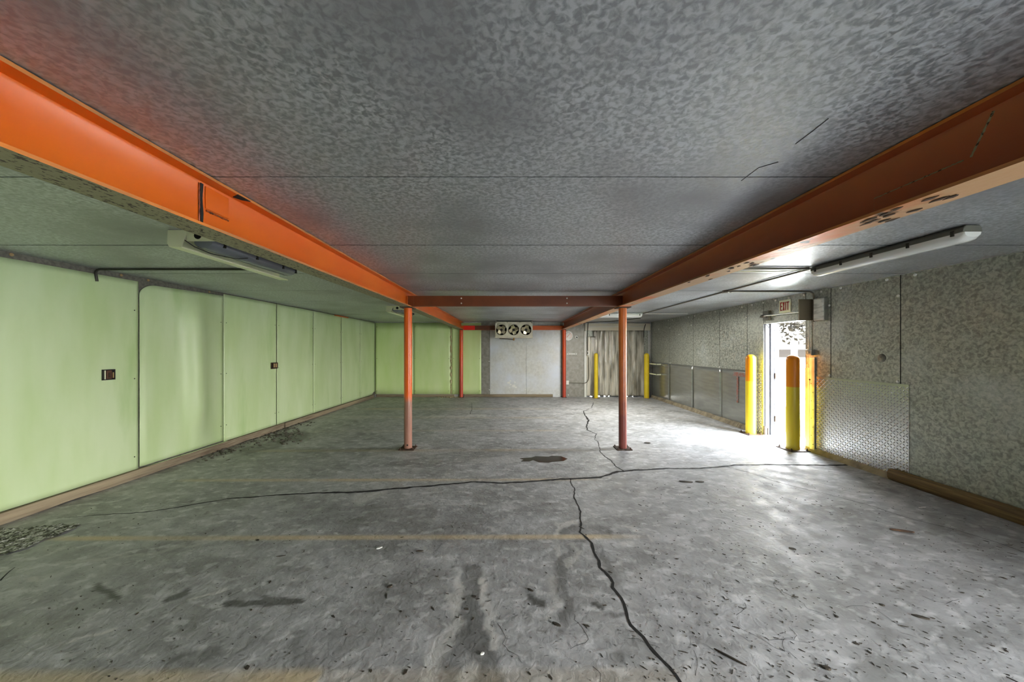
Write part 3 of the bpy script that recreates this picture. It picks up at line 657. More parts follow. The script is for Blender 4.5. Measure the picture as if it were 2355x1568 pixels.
# splices
x = LX + .009
obj('splice_slit', MB().prism([(1.755, 2.16), (1.764, 2.16), (1.768, 2.25), (1.762, 2.33), (1.768, 2.405), (1.752, 2.405), (1.748, 2.33), (1.753, 2.25)], x - .001, x + .002, 'X'), M['crack'], bl)
def bead(p0, p1, r, seed, n_=26):
    p0, p1 = Vector(p0), Vector(p1); return MB().tube([p0.lerp(p1, k / n_) + Vector((0, .002 * N(k * .9, seed), .003 * N(k * .9, seed + 3))) for k in range(n_ + 1)], r, 7, rs=[r * (1 + .5 * N(k * 1.7, seed + 6)) for k in range(n_ + 1)])
obj('weld_bead', bead((x, 1.785, 2.275), (x, 1.925, 2.275), .005, 1), M['weld'], bl, smooth='all')
obj('weld_bead', bead((x, 1.745, 2.17), (x, 1.745, 2.40), .004, 5), M['weld'], bl, smooth='all')
obj('splice_plate', MB().box(x - .002, x + .004, 1.78, 1.925, 2.285, 2.40), M['orange'], bl, bevel=.002)
obj('flange_notch', MB().prism([(LX + .03, 1.93), (LX + .083, 1.90), (LX + .085, 1.99), (LX + .05, 1.97)], ZC - .021, ZC - .017, 'Z'), M['crack'], bl)
x2 = RX - .009
obj('weld_bead', bead((x2, 1.30, 2.27), (x2, 1.62, 2.265), .003, 11, 40), M['under'], br, smooth='all')
obj('weld_bead', bead((x2, 1.28, 2.27), (x2, 1.22, 2.40), .004, 15), M['under'], br, smooth='all')
obj('weld_bead', bead((x2, 1.62, 2.265), (x2, 1.62, 2.18), .002, 17), M['under'], br, smooth='all')
mb = MB()
for k in range(26):
    y = 2.4 + random.random() * .8 if k % 2 else 1.35 + random.random() * .3; xx = RX + random.uniform(-.07, .07); zz = H + .603 + .0115 * (y - 1) - .0015
    mb.prism([(xx + random.uniform(.006, .012) * math.cos(a), y + random.uniform(.01, .04) * math.sin(a)) for a in [j * .785 for j in range(8)]], zz - .001, zz + .001, 'Z')
obj('rust_scale', mb, M['rust'], br)
# cross beams
def cross(name, x0, x1, y, z0, z1, m, label, mm=None):
    t_ = thing(name, label, 'beam', (0, y, z0)); h_ = z1 - z0
    obj('beam_body', MB().prism([(0, 0), (.07, 0), (.07, .01), (.008, .01), (.008, h_ - .01), (.07, h_ - .01), (.07, h_), (0, h_)], x0, x1, 'X'), m, t_, bevel=.002)
    return t_
cb = cross('cross_beam', LX + .012, RX - .012, 5.25, 2.212, 2.372, M['brown'], 'brown steel cross beam between the two near posts')
for px in (1061, 1304):
    for z_ in (.045, .122): obj('bolt', MB().lathe([(.011, 0), (.010, -.006), (0.0001, -.010)], ((px - VX) * 5.25 / F, 0, z_), 'Y', 12), M['white'], cb, smooth=True)
obj('end_bracket', MB().box(LX + .012, LX + .02, -.06, .05, -.0, .15), M['orange'], cb); obj('end_bracket', MB().box(LX + .012, LX + .11, -.004, .0, .0, .16), M['brown'], cb)
cb2 = cross('cross_beam', -1.61, 1.72, 10.98, 2.17, 2.31, M['orange'], 'orange steel cross beam along back wall behind the fan unit')
obj('repaint_patch', MB().box(-1.52, -1.16, -.002, 0, .002, .138), mat('bright_red_paint', lin(226, 30, 14), .4), cb2)
obj('brown_patch', MB().box(-1.158, -.2, -.002, 0, .002, .138), M['brown'], cb2)
# posts
def post(x, y, r, zt, m, label, plate=.12, lean=0.0):
    t_ = thing('steel_post', label, 'post', (x, y, 0))
    obj('shaft', MB().tube([(lean * .0, 0, .014), (0, 0, zt - .012)], r, 28), m, t_, smooth=True)
    obj('base_plate', MB().box(-plate, plate, -plate * .9, plate * .9, 0, .014), M['rust'], t_, bevel=.003)
    obj('cap_plate', MB().box(-plate * .8, plate * .8, -plate, plate, zt - .012, zt), M['rust'] if r > .055 else M['orange'], t_, bevel=.002)
    if plate > .1:
        for sx in (-1, 1):
            for sy_ in (-1, 1): obj('anchor_bolt', MB().lathe([(.012, .014), (.012, .026), (.006, .027), (.006, .04)], (sx * plate * .8, sy_ * plate * .7, 0), 'Z', 6), M['rust'], t_)
    return t_
p1 = post(-1.606, 5.33, .061, H + .652, M['postl'], 'near left round post, orange above and bare below')
obj('bolt_hole', MB().lathe([(.012, 0), (.012, -.004)], (.008, -.0598, .07), 'Y', 14), M['void'], p1)
p2 = post(1.745, 5.33, .061, H + .652, M['postr'], 'near right round post, orange brown fading to maroon')
p3 = post(-1.60, 11.0, .058, H + .635, M['postf'], 'far left red orange post against green back wall', .075)
p4 = post(1.715, 11.0, .058, H + .635, M['postf'], 'far right red orange post beside the wall thermometer', .075)

# ------------------------------------------------------------------ bollards
def bollard(x, y, r, h_, m, label, plate):
    t_ = thing('bollard', label, 'bollard', (x, y, 0))
    prof = [(r, .012)] + [(r, .012 + (h_ - r * .9 - .012) * k / 6) for k in range(1, 7)] + [(r * math.cos(a), h_ - r * .9 + r * .9 * math.sin(a)) for a in (.3, .6, .9, 1.2, 1.45)] + [(0.0001, h_)]
    obj('sleeve', MB().lathe(prof, n=32), m, t_, smooth=True)
    obj('base_plate', MB().box(-plate, plate, -plate, plate, 0, .012), M['rust'] if plate > .12 else M['caulk'], t_, bevel=.003)
    if plate > .12:
        for sx in (-1, 1):
            for sy_ in (-1, 1): obj('anchor_bolt', MB().lathe([(.014, .012), (.014, .026), (.008, .027), (.008, .045)], (sx * plate * .78, sy_ * plate * .78, 0), 'Z', 6), M['rust'], t_)
bollard(4.40, 6.26, .083, 1.455, M['bol_lit_half'], 'yellow bollard on far side of exit doorway', .135)
bollard(4.37, 5.29, .087, 1.465, M['bol_full'], 'orange topped yellow bollard standing in front of exit doorway', .15)
bollard(2.69, 10.79, .062, 1.43, M['yellow'], 'slim yellow bollard at left side of strip curtain', .10)
bollard(4.29, 10.79, .076, 1.43, M['yellow'], 'yellow bollard at right side of strip curtain', .08)

# ------------------------------------------------------------------ light fixtures
vt = thing('fluorescent_fixture', 'grey and white sealed strip light on ceiling near right wall', 'ceiling light', (3.25, 2.40, ZC))
def vapour(t_, Lg, ax='Y', clips=5, wd=.07):
    def r(x0, x1, y0, y1, z0, z1, b):  return b.box(x0, x1, y0, y1, z0, z1) if ax == 'Y' else b.box(y0, y1, x0, x1, z0, z1)
    b = MB(); pr = [(-wd, -.052), (-wd + .006, -.022), (-wd + .02, -.004), (wd - .02, -.004), (wd - .006, -.022), (wd, -.052)]
    b.prism(pr, 0.0, Lg, ax) if ax == 'X' else b.prism(pr, 0.0, Lg, 'Y')
    obj('tray', b, M['fixbase'] if ax == 'Y' else M['white'], t_, bevel=.006)
    pr = [(-wd + .004, -.053), (-wd + .010, -.085), (-wd + .03, -.108), (0, -.115), (wd - .03, -.108), (wd - .010, -.085), (wd - .004, -.053)]
    b = MB(); ring = []
    for y, s_, dz in ((.0, .9, .6), (.015, .97, .85), (.05, 1, 1), (Lg - .05, 1, 1), (Lg - .015, .97, .85), (Lg, .9, .6)):
        ring.append([b.b.verts.new((p[0] * s_, y, -.053 + (p[1] + .053) * dz) if ax == 'Y' else (y, p[0] * s_, -.053 + (p[1] + .053) * dz)) for p in pr])
    for p, q in zip(ring, ring[1:]):
        for k in range(len(pr)): b.b.faces.new((p[k], p[(k + 1) % len(pr)], q[(k + 1) % len(pr)], q[k]))
    b.b.faces.new(ring[0][::-1]); b.b.faces.new(ring[-1])
    obj('lens', b, M['lens'], t_, smooth=True)
    for s_ in (-1, 1):
        for k in range(clips):
            y = .06 + (Lg - .12) * k / (clips - 1); b = MB()
            r(s_ * wd - .006, s_ * wd + .006, y - .009, y + .009, -.070, -.030, b); obj('clip', b, M['blackpipe'], t_, bevel=.002)
vapour(vt, 1.23)
vt2 = thing('fluorescent_fixture', 'pale strip light set crosswise on ceiling before the strip curtain', 'ceiling light', (1.95, 8.3, ZC))
vapour(vt2, 1.22, 'X', 4)
ll = bpy.data.lights.new('strip_fill_lamp', 'AREA'); ll.shape = 'RECTANGLE'; ll.size = 1.12; ll.size_y = .10; ll.energy = 18; ll.color = (1, .98, .9)  # light added to this fixture to brighten the dark back of the room
lo = bpy.data.objects.new('strip_fill_lamp', ll); C.objects.link(lo); lo.parent = vt2; lo.location = (.61, 0, -.118)
# left fixtures: cream pan with a grey lens slung beside it
def leftfix(loc, label):
    t_ = thing('fluorescent_fixture', label, 'ceiling light', loc, group='cream-panned strip lights left of the orange beam'); Lg = 1.2
    b = MB().prism([(-.20, -.02), (-.205, -.10), (-.192, -.125), (-.10, -.130), (-.098, -.122), (-.185, -.114), (-.193, -.095), (-.190, -.012), (.02, -.012), (.02, -.001), (-.20, -.001)], 0, Lg, 'Y')
    obj('reflector_pan', b, M['pan'], t_)
    obj('end_plate', MB().prism([(-.198, -.002), (-.203, -.10), (-.188, -.124), (-.10, -.126), (-.06, -.02), (-.06, -.002)], -.006, 0, 'Y'), M['pan'], t_)
    b = MB(); n_ = 14
    def sec(sc): return [(-.035 + .085 * math.cos(a) * sc, -.055 + .050 * math.sin(a) * sc) for a in [2 * math.pi * k / 16 for k in range(16)]]
    rings = [[b.b.verts.new((x, y, z)) for x, z in sec(s_)] for y, s_ in ((.10, .4), (.105, .85), (.125, 1), (Lg - .11, 1), (Lg - .085, .85), (Lg - .08, .4))]
    for p, q in zip(rings, rings[1:]):
        for k in range(16): b.b.faces.new((p[k], p[(k + 1) % 16], q[(k + 1) % 16], q[k]))
    b.b.faces.new(rings[0][::-1]); b.b.faces.new(rings[-1]); obj('lens', b, M['lensgrey'], t_, smooth=True)
    for y in (.2, .55, .9, 1.1): obj('clip', MB().box(.040, .055, y - .01, y + .01, -.075, -.03), M['dark'], t_)
    obj('bracket', MB().box(-.05, .16, -.012, -.006, -.085, -.001), M['pan'], t_); obj('bracket_hole', MB().lathe([(.026, 0), (.026, -.004)], (.03, -.012, -.045), 'Y', 18), M['void'], t_)
    obj('lamp_wire', MB().tube([(-.10, .0, -.06), (-.08, .08, -.10), (-.06, .2, -.118), (-.04, .32, -.112), (-.0, .40, -.108), (.05, .44, -.09)], .0035, 7), M['dark'], t_, smooth='all')
    return t_
leftfix((-2.33, 2.52, ZC), 'cream strip light with grey lens beside orange beam, nearest camera')
leftfix((-2.33, 6.92, ZC), 'cream strip light half hidden behind the near left post')

# ------------------------------------------------------------------ conduits
def pipe(name, pts, r, m, label, cat='conduit', n_=10):
    p0 = Vector(pts[0]); P = [Vector(p) for p in pts]; Q = [P[0]]
    for a, b_, c in zip(P, P[1:], P[2:]):      # rounded elbows
        rr = min(.09, (b_ - a).length / 2, (c - b_).length / 2); A = b_ + (a - b_).normalized() * rr; B = b_ + (c - b_).normalized() * rr
        for k in range(7): t_ = k / 6; Q.append(A.lerp(b_, t_).lerp(b_.lerp(B, t_), t_))
    Q.append(P[-1]); return obj(name, MB().tube([q - p0 for q in Q], r, n_), m, loc=p0, smooth=True, label=label, cat=cat)
zc = ZC - .014
cA = pipe('conduit', [(3.22, 3.62, zc), (3.22, 5.06, zc)], .011, M['conduit'], 'steel conduit on ceiling from near strip light to junction box')
cB = pipe('conduit', [(3.22, 5.18, zc), (3.22, 8.30, zc)], .011, M['conduit'], 'steel conduit on ceiling from junction box toward strip curtain')
pipe('conduit', [(3.28, 5.115, zc), (XR - .02, 5.115, zc), (XR - .02, 5.115, 1.96)], .012, M['conduit'], 'steel conduit crossing ceiling and bending down beside electrical box')
pipe('conduit', [(3.19, 3.66, zc), (1.84, 3.66, zc)], .012, M['conduit'], 'steel conduit from near right strip light to the right beam')
pipe('conduit', [(3.19, 3.74, zc), (2.9, 3.80, zc), (1.84, 3.78, zc)], .005, M['pan'], 'thin pale cable beside the conduit near the right beam', 'cable')
pipe('conduit', [(3.25, 8.30, zc), (4.30, 8.30, zc)], .010, M['white'], 'pale conduit on ceiling right of the crosswise strip light')
pipe('conduit', [(-2.55, 3.70, zc), (-4.51, 3.70, zc), (-4.51, 3.72, 2.29)], .012, M['blackpipe'], 'dark conduit crossing ceiling to top of green wall')
jb = thing('junction_box', 'small oval junction box where ceiling conduits meet near right wall', 'junction box', (3.22, 5.115, ZC))
obj('box_body', MB().lathe([(.045, 0), (.045, -.03), (.038, -.036)], n=16), M['conduit'], jb, smooth=True)
obj('hub', MB().tube([(.0, -.07, -.016), (0, .07, -.016)], .017).tube([(0, 0, -.016), (.08, 0, -.016)], .017), M['conduit'], jb, smooth=True)
yb0 = YB - .02
pipe('conduit', [(2.30, yb0, zc), (3.10, yb0 - .4, zc), (3.6, yb0 - 1.6, zc)], .010, M['blackpipe'], 'dark cable along ceiling edge above the strip curtain', 'cable')
pipe('conduit', [(bw(1351, 744)[0], YB - .10, 2.40), (bw(1349, 775)[0], YB - .10, 1.95), (bw(1350, 806)[0], YB - .10, 1.50)], .013, M['blackpipe'], 'dark cable hanging down left edge of strip curtain', 'cable')
pipe('conduit', [(bw(1352, 822)[0], YB - .10, 1.30), (bw(1353, 872)[0], YB - .09, .60), (bw(1348, 880)[0], YB - .03, .45), (bw(1303, 880)[0], YB - .02, .47)], .012, M['conduit'], 'bent conduit low on back wall left of strip curtain')
pipe('conduit', [(bw(1482, 747)[0], YB - .10, 2.36), (bw(1478, 756)[0], YB - .10, 2.20), (bw(1478, 776)[0], YB - .10, 1.93)], .012, M['dark'], 'short dark cable at right end of curtain header', 'cable')
x_, z_ = bw(1302, 884); pb = thing('outlet_box', 'tiny pale outlet box low on back wall beside far right post', 'outlet box', (x_ + .04, YB - .002, z_))
obj('box_body', MB().box(-.045, .045, -.045, 0, -.0, .13), M['white'], pb, bevel=.004)
x_, z_ = bw(1351, 816); pb = thing('pull_switch', 'small pale switch on cable at left edge of strip curtain', 'switch', (x_, YB - .10, z_))
obj('switch_body', MB().box(-.035, .035, -.03, .02, -.02, .13), M['boxwhite'], pb, bevel=.004); obj('switch_arm', MB().box(-.035, -.01, -.04, -.03, .03, .1), M['blackpipe'], pb)

# ------------------------------------------------------------------ fan unit
fx0, fx1, fy, fz0, fz1 = -.489, .672, 10.52, 1.915, 2.402
fu = thing('evaporator_fan_unit', 'pale metal cooling unit with three fans hung at back wall', 'cooling unit', ((fx0 + fx1) / 2, fy, fz0))
ox = (fx0 + fx1) / 2; W2 = (fx1 - fx0) / 2; HH = fz1 - fz0
cs = [(1152.9 - VX) * fy / F - ox, (1181.2 - VX) * fy / F - ox, (1209.7 - VX) * fy / F - ox]; cz = .235; RR = .165
b = MB(); bounds = [-W2, (cs[0] + cs[1]) / 2, (cs[1] + cs[2]) / 2, W2]
for i, cx_ in enumerate(cs):
    x0_, x1_ = bounds[i], bounds[i + 1]; n_ = 48; inner, outer, inb = [], [], []
    for k in range(n_):
        a = 2 * math.pi * (k + .5) / n_; dx, dz = math.cos(a), math.sin(a)
        tt = min(((x1_ if dx > 0 else x0_) - cx_) / dx if abs(dx) > 1e-6 else 9, ((HH if dz > 0 else 0) - cz) / dz if abs(dz) > 1e-6 else 9)
        outer.append(b.b.verts.new((cx_ + dx * tt, 0, cz + dz * tt))); inner.append(b.b.verts.new((cx_ + dx * RR, 0, cz + dz * RR))); inb.append(b.b.verts.new((cx_ + dx * RR, .12, cz + dz * RR)))
    for k in range(n_):
        j = (k + 1) % n_; b.b.faces.new((outer[k], outer[j], inner[j], inner[k])); b.b.faces.new((inner[k], inner[j], inb[j], inb[k]))
b.box(-W2, -W2 + .006, 0, .40, 0, HH); b.box(W2 - .006, W2, 0, .40, 0, HH); b.box(-W2, W2, 0, .40, -.004, .006); b.box(-W2, W2, 0, .40, HH - .006, HH)
obj('housing', b, M['alum'], fu)
obj('coil', MB().box(-W2 + .01, W2 - .01, .16, .38, .01, HH - .01), M['void'], fu)
obj('drain_pan_lip', MB().box(-W2 - .006, W2 + .006, -.008, .40, -.012, .012), M['alum'], fu)
for i, cx_ in enumerate(cs):
    fan = obj('fan', MB().lathe([(.035, -.01), (.035, .04), (.028, .10)], (cx_, .05, cz), 'Y', 16), M['dark'], fu, smooth=True)
    obj('ring', MB().lathe([(RR + .001, .002), (RR + .004, -.012), (RR + .012, -.012), (RR + .018, .0)], (cx_, 0, cz), 'Y', 48, False), M['alum'], fu, smooth=True)
    for q in range(4):
        a0 = q * math.pi / 2 + (.9, 1.9, 1.3)[i]; bb = MB()
        def bf(u, v, a0=a0, cx_=cx_):
            rr = .03 + .118 * u; half = .06 * math.sin(min(1, .35 + u * .95) * math.pi * .75) + .012; s_ = (v - .5) * 2 * half
            return (cx_ + math.cos(a0) * rr - math.sin(a0) * s_, .07 + .38 * s_, cz + math.sin(a0) * rr + math.cos(a0) * s_)
        bb.grid(bf, 6, 6); obj('blade', bb, M['blade'], fan, smooth='all', solid=.003)
for s_ in (-1, 1): obj('hanger', MB().box(s_ * (W2 - .03) - .015, s_ * (W2 - .03) + .015, -.003, .0, HH - .05, HH + .028), M['strip'], fu)
obj('drain_elbow', MB().tube([(.0 + cs[1] + .01, .1, 0.0), (cs[1] + .01, .1, -.07)], .022, 12).tube([(cs[1] + .03, .1, -.07), (cs[1] - .02, .1, -.062)], .026), M['brass'], fu, smooth=True)
obj('drain_line', MB().tube([(cs[1], .1, -.068), (cs[1] - .2, .12, -.045), (cs[1] - .44, .16, -.03)], .012, 8), M['rust'], fu, smooth='all')

# ------------------------------------------------------------------ wall thermometer etc
x_, z_ = bw(1306.5, 772); R_ = .158
th = thing('dial_thermometer', 'round white dial thermometer with red needle on back wall', 'thermometer', (x_, YB - .002, z_))
obj('dial', MB().lathe([(R_, 0), (R_, -.03), (R_ - .012, -.036), (R_ - .014, -.028), (0.0001, -.028)], axis='Y', n=40), M['dialw'], th, smooth=True)
for k in range(13):
    a = math.radians(225 - k * 22.5); mb = MB().prism([(math.cos(a) * r + -math.sin(a) * s_ * .004, math.sin(a) * r + math.cos(a) * s_ * .004) for r, s_ in ((.118, -1), (.118, 1), (.136, 1), (.136, -1))], -.0295, -.0282, 'Y')
    obj('scale_mark', mb, M['dark'], th)
def arc(a0, a1, r0, r1):
    n_ = 16; A = [math.radians(a0 + (a1 - a0) * k / n_) for k in range(n_ + 1)]
    b = MB(); v0 = [b.b.verts.new((math.cos(a) * r0, -.0292, math.sin(a) * r0)) for a in A]; v1 = [b.b.verts.new((math.cos(a) * r1, -.0292, math.sin(a) * r1)) for a in A]
    for k in range(n_): b.b.faces.new((v0[k], v0[k + 1], v1[k + 1], v1[k]))
    return b
obj('colour_arc', arc(60, -70, .092, .099), M['orange'], th); obj('colour_arc', arc(60, 200, .092, .099), mat('blue_arc', lin(70, 110, 150)), th)
a = math.radians(48); mb = MB().prism([(math.cos(a) * r - math.sin(a) * s_, math.sin(a) * r + math.cos(a) * s_) for r, s_ in ((-.07, -.006), (-.07, .006), (.11, .002), (.11, -.002))], -.034, -.031, 'Y')
obj('needle', mb, mat('needle_red', lin(206, 60, 26), .4), th)
x_, z_ = bw(1325.3, 775.4); sn = thing('round_sensor', 'small round white alarm with dark centre beside the thermometer', 'alarm', (x_, YB - .002, z_))
obj('rim', MB().lathe([(.055, 0), (.055, -.025), (.045, -.03)], axis='Y', n=24), M['white'], sn, smooth=True); obj('dark_centre', MB().lathe([(.026, 0), (.026, -.034)], (.012, 0, -.004), axis='Y', n=20), M['dark'], sn)
x_, z_ = bw(1315, 813.8); pl = thing('wall_bracket', 'short white horizontal bracket on back wall under thermometer', 'bracket', (x_, YB - .002, z_))
obj('bar', MB().box(-.165, .165, -.015, 0, -.02, .02), M['white'], pl, bevel=.003)
for s_ in (-.12, .12): obj('screw', MB().lathe([(.012, 0), (.01, -.006)], (s_, -.015, 0), 'Y', 8), M['dark'], pl)

# ------------------------------------------------------------------ strip curtain doorway
sc_ = thing('strip_curtain', 'wrinkled grey plastic strip curtain in doorway at back right', 'strip curtain', (2.4, YB, 0))
hole = bpy.data.materials.new('perforated_sheet'); hole.use_nodes = True; n, l = hole.node_tree.nodes, hole.node_tree.links; p = n['Principled BSDF']
tcn = n.new('ShaderNodeTexCoord'); vo = n.new('ShaderNodeTexVoronoi'); vo.inputs['Scale'].default_value = 34; vo.inputs['Randomness'].default_value = 0
l.new(tcn.outputs['Object'], vo.inputs['Vector']); r = n.new('ShaderNodeValToRGB'); r.color_ramp.interpolation = 'CONSTANT'
r.color_ramp.elements[0].color = lin(96, 90, 76); r.color_ramp.elements[1].position = .33; r.color_ramp.elements[1].color = lin(214, 208, 190)
l.new(vo.outputs['Distance'], r.inputs[0]); l.new(r.outputs[0], p.inputs['Base Color']); p.inputs['Roughness'].default_value = .4
obj('header', MB().box(0, 2.10, -.075, -.07, 2.158, 2.385), hole, sc_)
obj('rail', MB().box(.13, 1.93, -.085, -.075, 2.27, 2.292), M['white'], sc_, bevel=.002)
for k in range(16):
    x0_ = .06 + k * .112; wd = .165; se = k * 3.1; top = 2.17 if k > 1 else 1.98
    def sf(u, v, x0_=x0_, wd=wd, se=se, k=k, top=top):
        z = .035 + .03 * abs(N(se, 5)) + (top - .05) * v; ph = (u - .5) * 2
        return (x0_ + wd * u + .014 * N(z * 1.2, se), -.03 - (k % 2) * .022 + .014 * ph * ph * (1 if k % 3 else -1) + .016 * N(z * 1.6, se, u * 1.5) + .006 * N(z * 6, se, u * 3), z)
    obj('strip', MB().grid(sf, 8, 40), M['pvcw'] if k < 1 else M['pvc'], sc_, smooth='all', solid=.002)
fr = thing('door_2', 'galvanised door surround of the strip curtain', None, (2.4, YB, 0), kind='structure')
obj('left_casing', MB().box(-.02, .055, -.03, .0, 0, 2.14), M['white'], fr)
obj('right_casing', MB().box(1.87, 2.05, -.03, .0, 0, 2.16), M['galv'], fr); obj('corner_angle', MB().box(2.115, 2.135, -.02, 0, 0, 2.3), M['trim'], fr)
obj('blocking_panel', MB().box(.0, 1.95, .14, .18, .02, 2.3), M['galv'], fr)  # unseen panel added behind the strips to hold daylight out
mb = MB()
for a, b_ in ((0, .20), (.27, .46), (.52, .66), (.71, .80), (.84, 1.22), (1.26, 1.33), (1.44, 1.60), (1.62, 1.95)): mb.box(a, b_, .135, .14, .0, .05)  # gaps shaped so daylight leaks under the curtain in dashes
obj('slotted_light_strip', mb, M['dark'], fr)
gb = thing('guard_bracket', 'pale double bar guard on wall behind right curtain bollard', 'guard rail', (XR - .025, 10.3, 0))
for z_ in (1.09, .78): obj('bar', MB().box(-.15, -.13, -.0, .7, z_ - .012, z_ + .02).box(-.15, 0, -.0, .02, z_ - .012, z_ + .02), M['pan'], gb, bevel=.003)

# ------------------------------------------------------------------ litter on the floor
def chip(px, py, Lx, wd, h_, ang, m, name, label, cat):
    x, y = fl(px, py); n_ = 8
    b = MB(); P = []
    for k in range(10):
        a = 2 * math.pi * k / 10; P.append((Lx / 2 * math.cos(a) * (1 + .25 * N(a * 2, px)), wd / 2 * math.sin(a) * (1 + .4 * N(a * 3, py))))
    b.prism(P, .0, h_, 'Z'); o = obj(name, b, m, loc=(x, y, .0015), label=label, cat=cat, bevel=h_ * .3); o.rotation_euler.z = ang; return o
chip(2075, 1222, .16, .028, .012, -.35, M['stick'], 'wood_splinter', 'flat brown wood splinter on floor near right timber', 'wood scrap')
chip(1677, 1512, .15, .010, .008, -.75, M['chip'], 'twig', 'dark straight twig on floor at bottom, right of the big crack', 'twig')
chip(2121, 1167, .09, .012, .003, .1, M['paper'], 'paper_scrap', 'thin white scrap on floor beside the right timber', 'scrap')
chip(1109, 1505, .022, .014, .008, .3, M['paper'], 'pebble', 'white pebble on damp stain at bottom of frame', 'pebble')
chip(872, 1261, .05, .018, .006, .6, M['paper'], 'paper_scrap', 'small crumpled white scrap left of the damp stains', 'scrap')
chip(965, 1268, .06, .014, .006, .15, M['chip'], 'leaf_bit', 'dark curled leaf bit right of the crumpled white scrap', 'leaf')
chip(897, 1350, .035, .026, .010, .5, M['chip'], 'wood_chip', 'dark blocky chip on floor left of the damp stains', 'wood scrap')
chip(1220, 1358, .045, .014, .008, -.6, M['chip'], 'wood_chip', 'dark oblong chip on floor just above the black smudge', 'wood scrap')
chip(1280, 1437, .055, .016, .008, -.55, M['chip'], 'wood_chip', 'dark oblong chip at lower end of the narrow damp trail', 'wood scrap')
chip(1577, 1108, .16, .03, .008, -.2, M['chip'], 'wood_chip', 'dark flat chip on pale floor below the long cross crack', 'wood scrap')
chip(1609, 1108, .10, .03, .006, -.2, M['chip'], 'leaf_bit', 'ragged dark leaf bit right of the flat chip', 'leaf')
chip(1489, 1019, .10, .06, .01, -.1, M['chip'], 'pebble', 'dark pebble on pale floor right of near right post', 'pebble')
chip(2118, 1420, .075, .024, .006, -.5, M['chip'], 'leaf_bit', 'black curled leaf on floor at lower right', 'leaf')
chip(1900, 1538, .040, .022, .010, -.4, M['chip'], 'wood_chip', 'black chip beside a scratch at bottom right', 'wood scrap')
chip(2028, 1392, .028, .016, .006, -.6, M['chip'], 'wood_chip', 'small black chip on open floor, lower right', 'wood scrap')
chip(1822, 1262, .05, .03, .004, -.6, M['chip'], 'leaf_bit', 'dark skeletal leaf lying on the brightest near floor', 'leaf')
mb = MB()
for k in range(1150):
    if k < 850: px, py = random.uniform(1450, 2355), random.uniform(1100, 1566)
    else: px, py = random.uniform(100, 1450), random.uniform(1150, 1566)
    x, y = fl(px, py); s_ = .0022 + random.expovariate(1 / .0028); a = random.gauss(-.7, .6); wr = random.choice((.12, .2, .35, .6)); s_ *= 1.6 if wr < .2 else 1
    if x > XR - .15 or x < xl(y) + .1: continue
    u = (math.cos(a), math.sin(a)); P = [(x + u[0] * s_ * c_ - u[1] * s_ * wr * d_, y + u[1] * s_ * c_ + u[0] * s_ * wr * d_) for c_, d_ in ((-1, random.uniform(-.3, .3)), (random.uniform(-.5, 0), -1), (.7, -.6), (1, random.uniform(0, .4)), (random.uniform(-.2, .5), 1))]
    mb.prism(P, .0006, .003, 'Z')
obj('floor_litter', mb, M['chip'], kind='stuff', label='fine dark flecks and crumbs scattered over the concrete floor', cat='litter')
mb = MB()
for k in range(260):
    t_ = random.random(); px = 470 + 250 * t_ + random.gauss(0, 12); py = 1050 - 88 * t_ + random.gauss(6, 5)
    if k > 150: px, py = random.gauss(650, 28), random.gauss(1002, 10)
    x, y = fl(px, py); x = max(x, xl(y) + .075); s_ = random.uniform(.01, .035); a = random.uniform(0, 3.1); u = (math.cos(a), math.sin(a)); h_ = random.uniform(.004, .02)
    P = [(x + u[0] * s_ * c_ - u[1] * s_ * .4 * d_, y + u[1] * s_ * c_ + u[0] * s_ * .4 * d_) for c_, d_ in ((-1, 0), (0, -1), (1, .2), (.2, 1))]
    mb.prism(P, .001, h_, 'Z')
obj('leaf_debris', mb, M['debris'], kind='stuff', label='dry crumbled debris along the foot board of green wall', cat='debris')
mb = MB(); c0 = bw(1037, 912)
for k in range(40):
    x, y = c0[0] + random.gauss(.06, .16), YB - .1 + random.gauss(0, .03); s_ = random.uniform(.008, .024); y = min(y, YB - .06)
    mb.prism([(x + s_ * math.cos(a) * random.uniform(.6, 1), y + s_ * math.sin(a)) for a in (0, 1.2, 2.4, 3.6, 4.9)], .001, .004 + s_ * .7, 'Z')
obj('foam_crumbs', mb, M['foam'], kind='stuff', label='pale foam crumbs fallen below the foam joint on back wall', cat='debris')
pud = [(1195, 1054), (1222, 1052), (1232, 1049), (1262, 1050), (1268, 1048), (1290, 1049), (1306, 1055), (1296, 1060), (1270, 1062), (1262, 1064), (1240, 1063), (1226, 1058), (1218, 1061), (1198, 1061), (1204, 1057)]
mb = MB(); P = [fl(*p) for p in pud]; mb.prism([(x - P[0][0], y - P[0][1]) for x, y in P], .0002, .002, 'Z')
obj('puddle', mb, M['wet'], loc=(P[0][0], P[0][1], 0), label='small dark puddle on floor between the two near posts', cat='puddle')

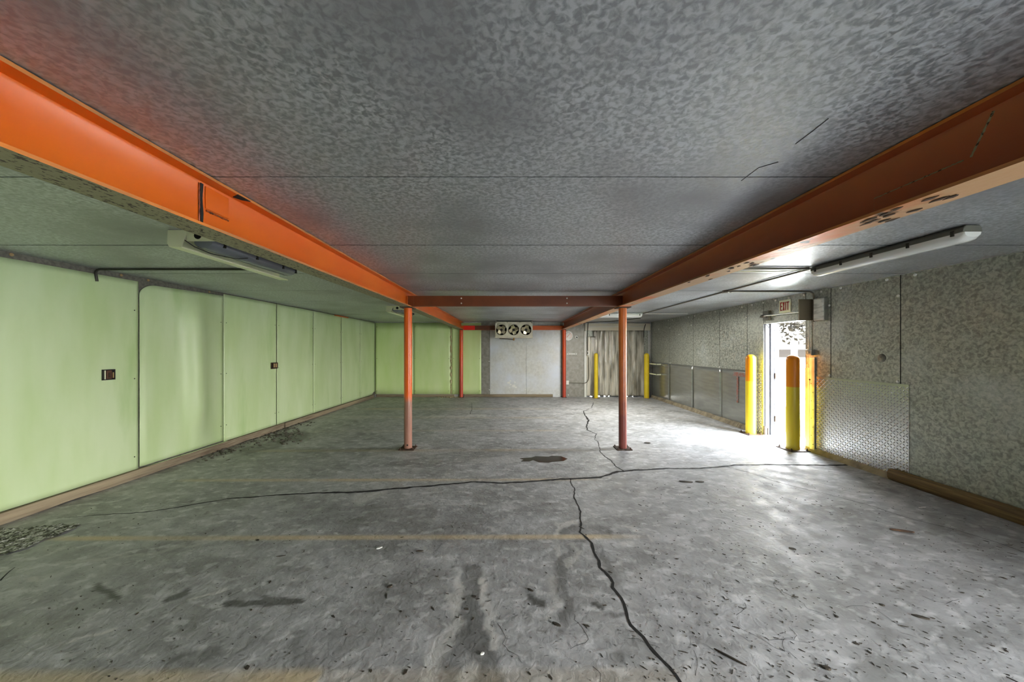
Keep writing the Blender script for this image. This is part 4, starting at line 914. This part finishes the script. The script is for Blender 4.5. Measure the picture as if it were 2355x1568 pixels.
# ------------------------------------------------------------------ outside
obj('grass', MB().box(5.0, 60, -60, 60, -.06, -.03), M['grass'], kind='stuff', label='lawn outside the exit doorway', cat='grass')
obj('pavement', MB().box(WX, 5.15, -8, 14, -.12, -.004).box(7.6, 70, -60, 80, -.12, -.028), M['apron'], kind='structure', label='pale paving outside the doorway')
obj('rear_ground', MB().box(-30, WX, -40, YR - .02, -.12, -.012), M['apron'], kind='structure')
hs = thing('house', 'pale house with dark windows far beyond the exit doorway', 'house', (32, 45, 0))
obj('wall', MB().box(-4, 14, 0, 8, 0, 3.0), M['stucco'], hs); obj('roof', MB().prism([(-1, 2.9), (4, 4.8), (9, 2.9)], -5, 15, 'X'), M['roof'], hs)
for a, b_ in ((3.2, 4.9), (5.8, 9.0)): obj('window', MB().box(a, b_, -.03, .02, .45, 1.55), M['shade'], hs)
wv = obj('vent', MB().box(4.8, 5.9, -.02, .02, 2.15, 2.55), M['stucco'], hs)
for a in (4.68, 5.95): obj('shutter', MB().box(a - .1, a + .08, -.05, 0, 2.15, 2.6), M['shade'], hs)
def tree(x, y, h_, seed, label):
    rnd = random.Random(seed); t_ = thing('tree', label, 'tree', (x, y, 0))
    obj('trunk', MB().tube([(0, 0, 0), (.1, 0, h_ * .35), (0, .1, h_ * .7)], .15, 10, rs=[.2, .15, .06]), M['bark'], t_, smooth='all')
    b = MB()
    for k in range(60):
        c_ = Vector((rnd.gauss(0.3, 1.5), rnd.gauss(0, 1.5), h_ * rnd.uniform(.45, 1)))
        for j in range(26):
            q = c_ + Vector((rnd.gauss(0, .28), rnd.gauss(0, .28), rnd.gauss(0, .22))); s_ = rnd.uniform(.12, .26)
            u = Vector((rnd.gauss(0, 1), rnd.gauss(0, 1), rnd.gauss(0, 1))).normalized(); v = u.orthogonal().normalized()
            b.b.faces.new([b.b.verts.new(q + e) for e in (u * s_, v * s_ * .5, -u * s_, -v * s_ * .5)])
    obj('foliage', b, M['leaf'], t_)
tree(18.2, 24.2, 5.2, 3, 'leafy tree beyond the exit doorway, left in the opening'); tree(26.6, 29.5, 5.4, 5, 'leafy tree beyond the exit doorway, right in the opening')
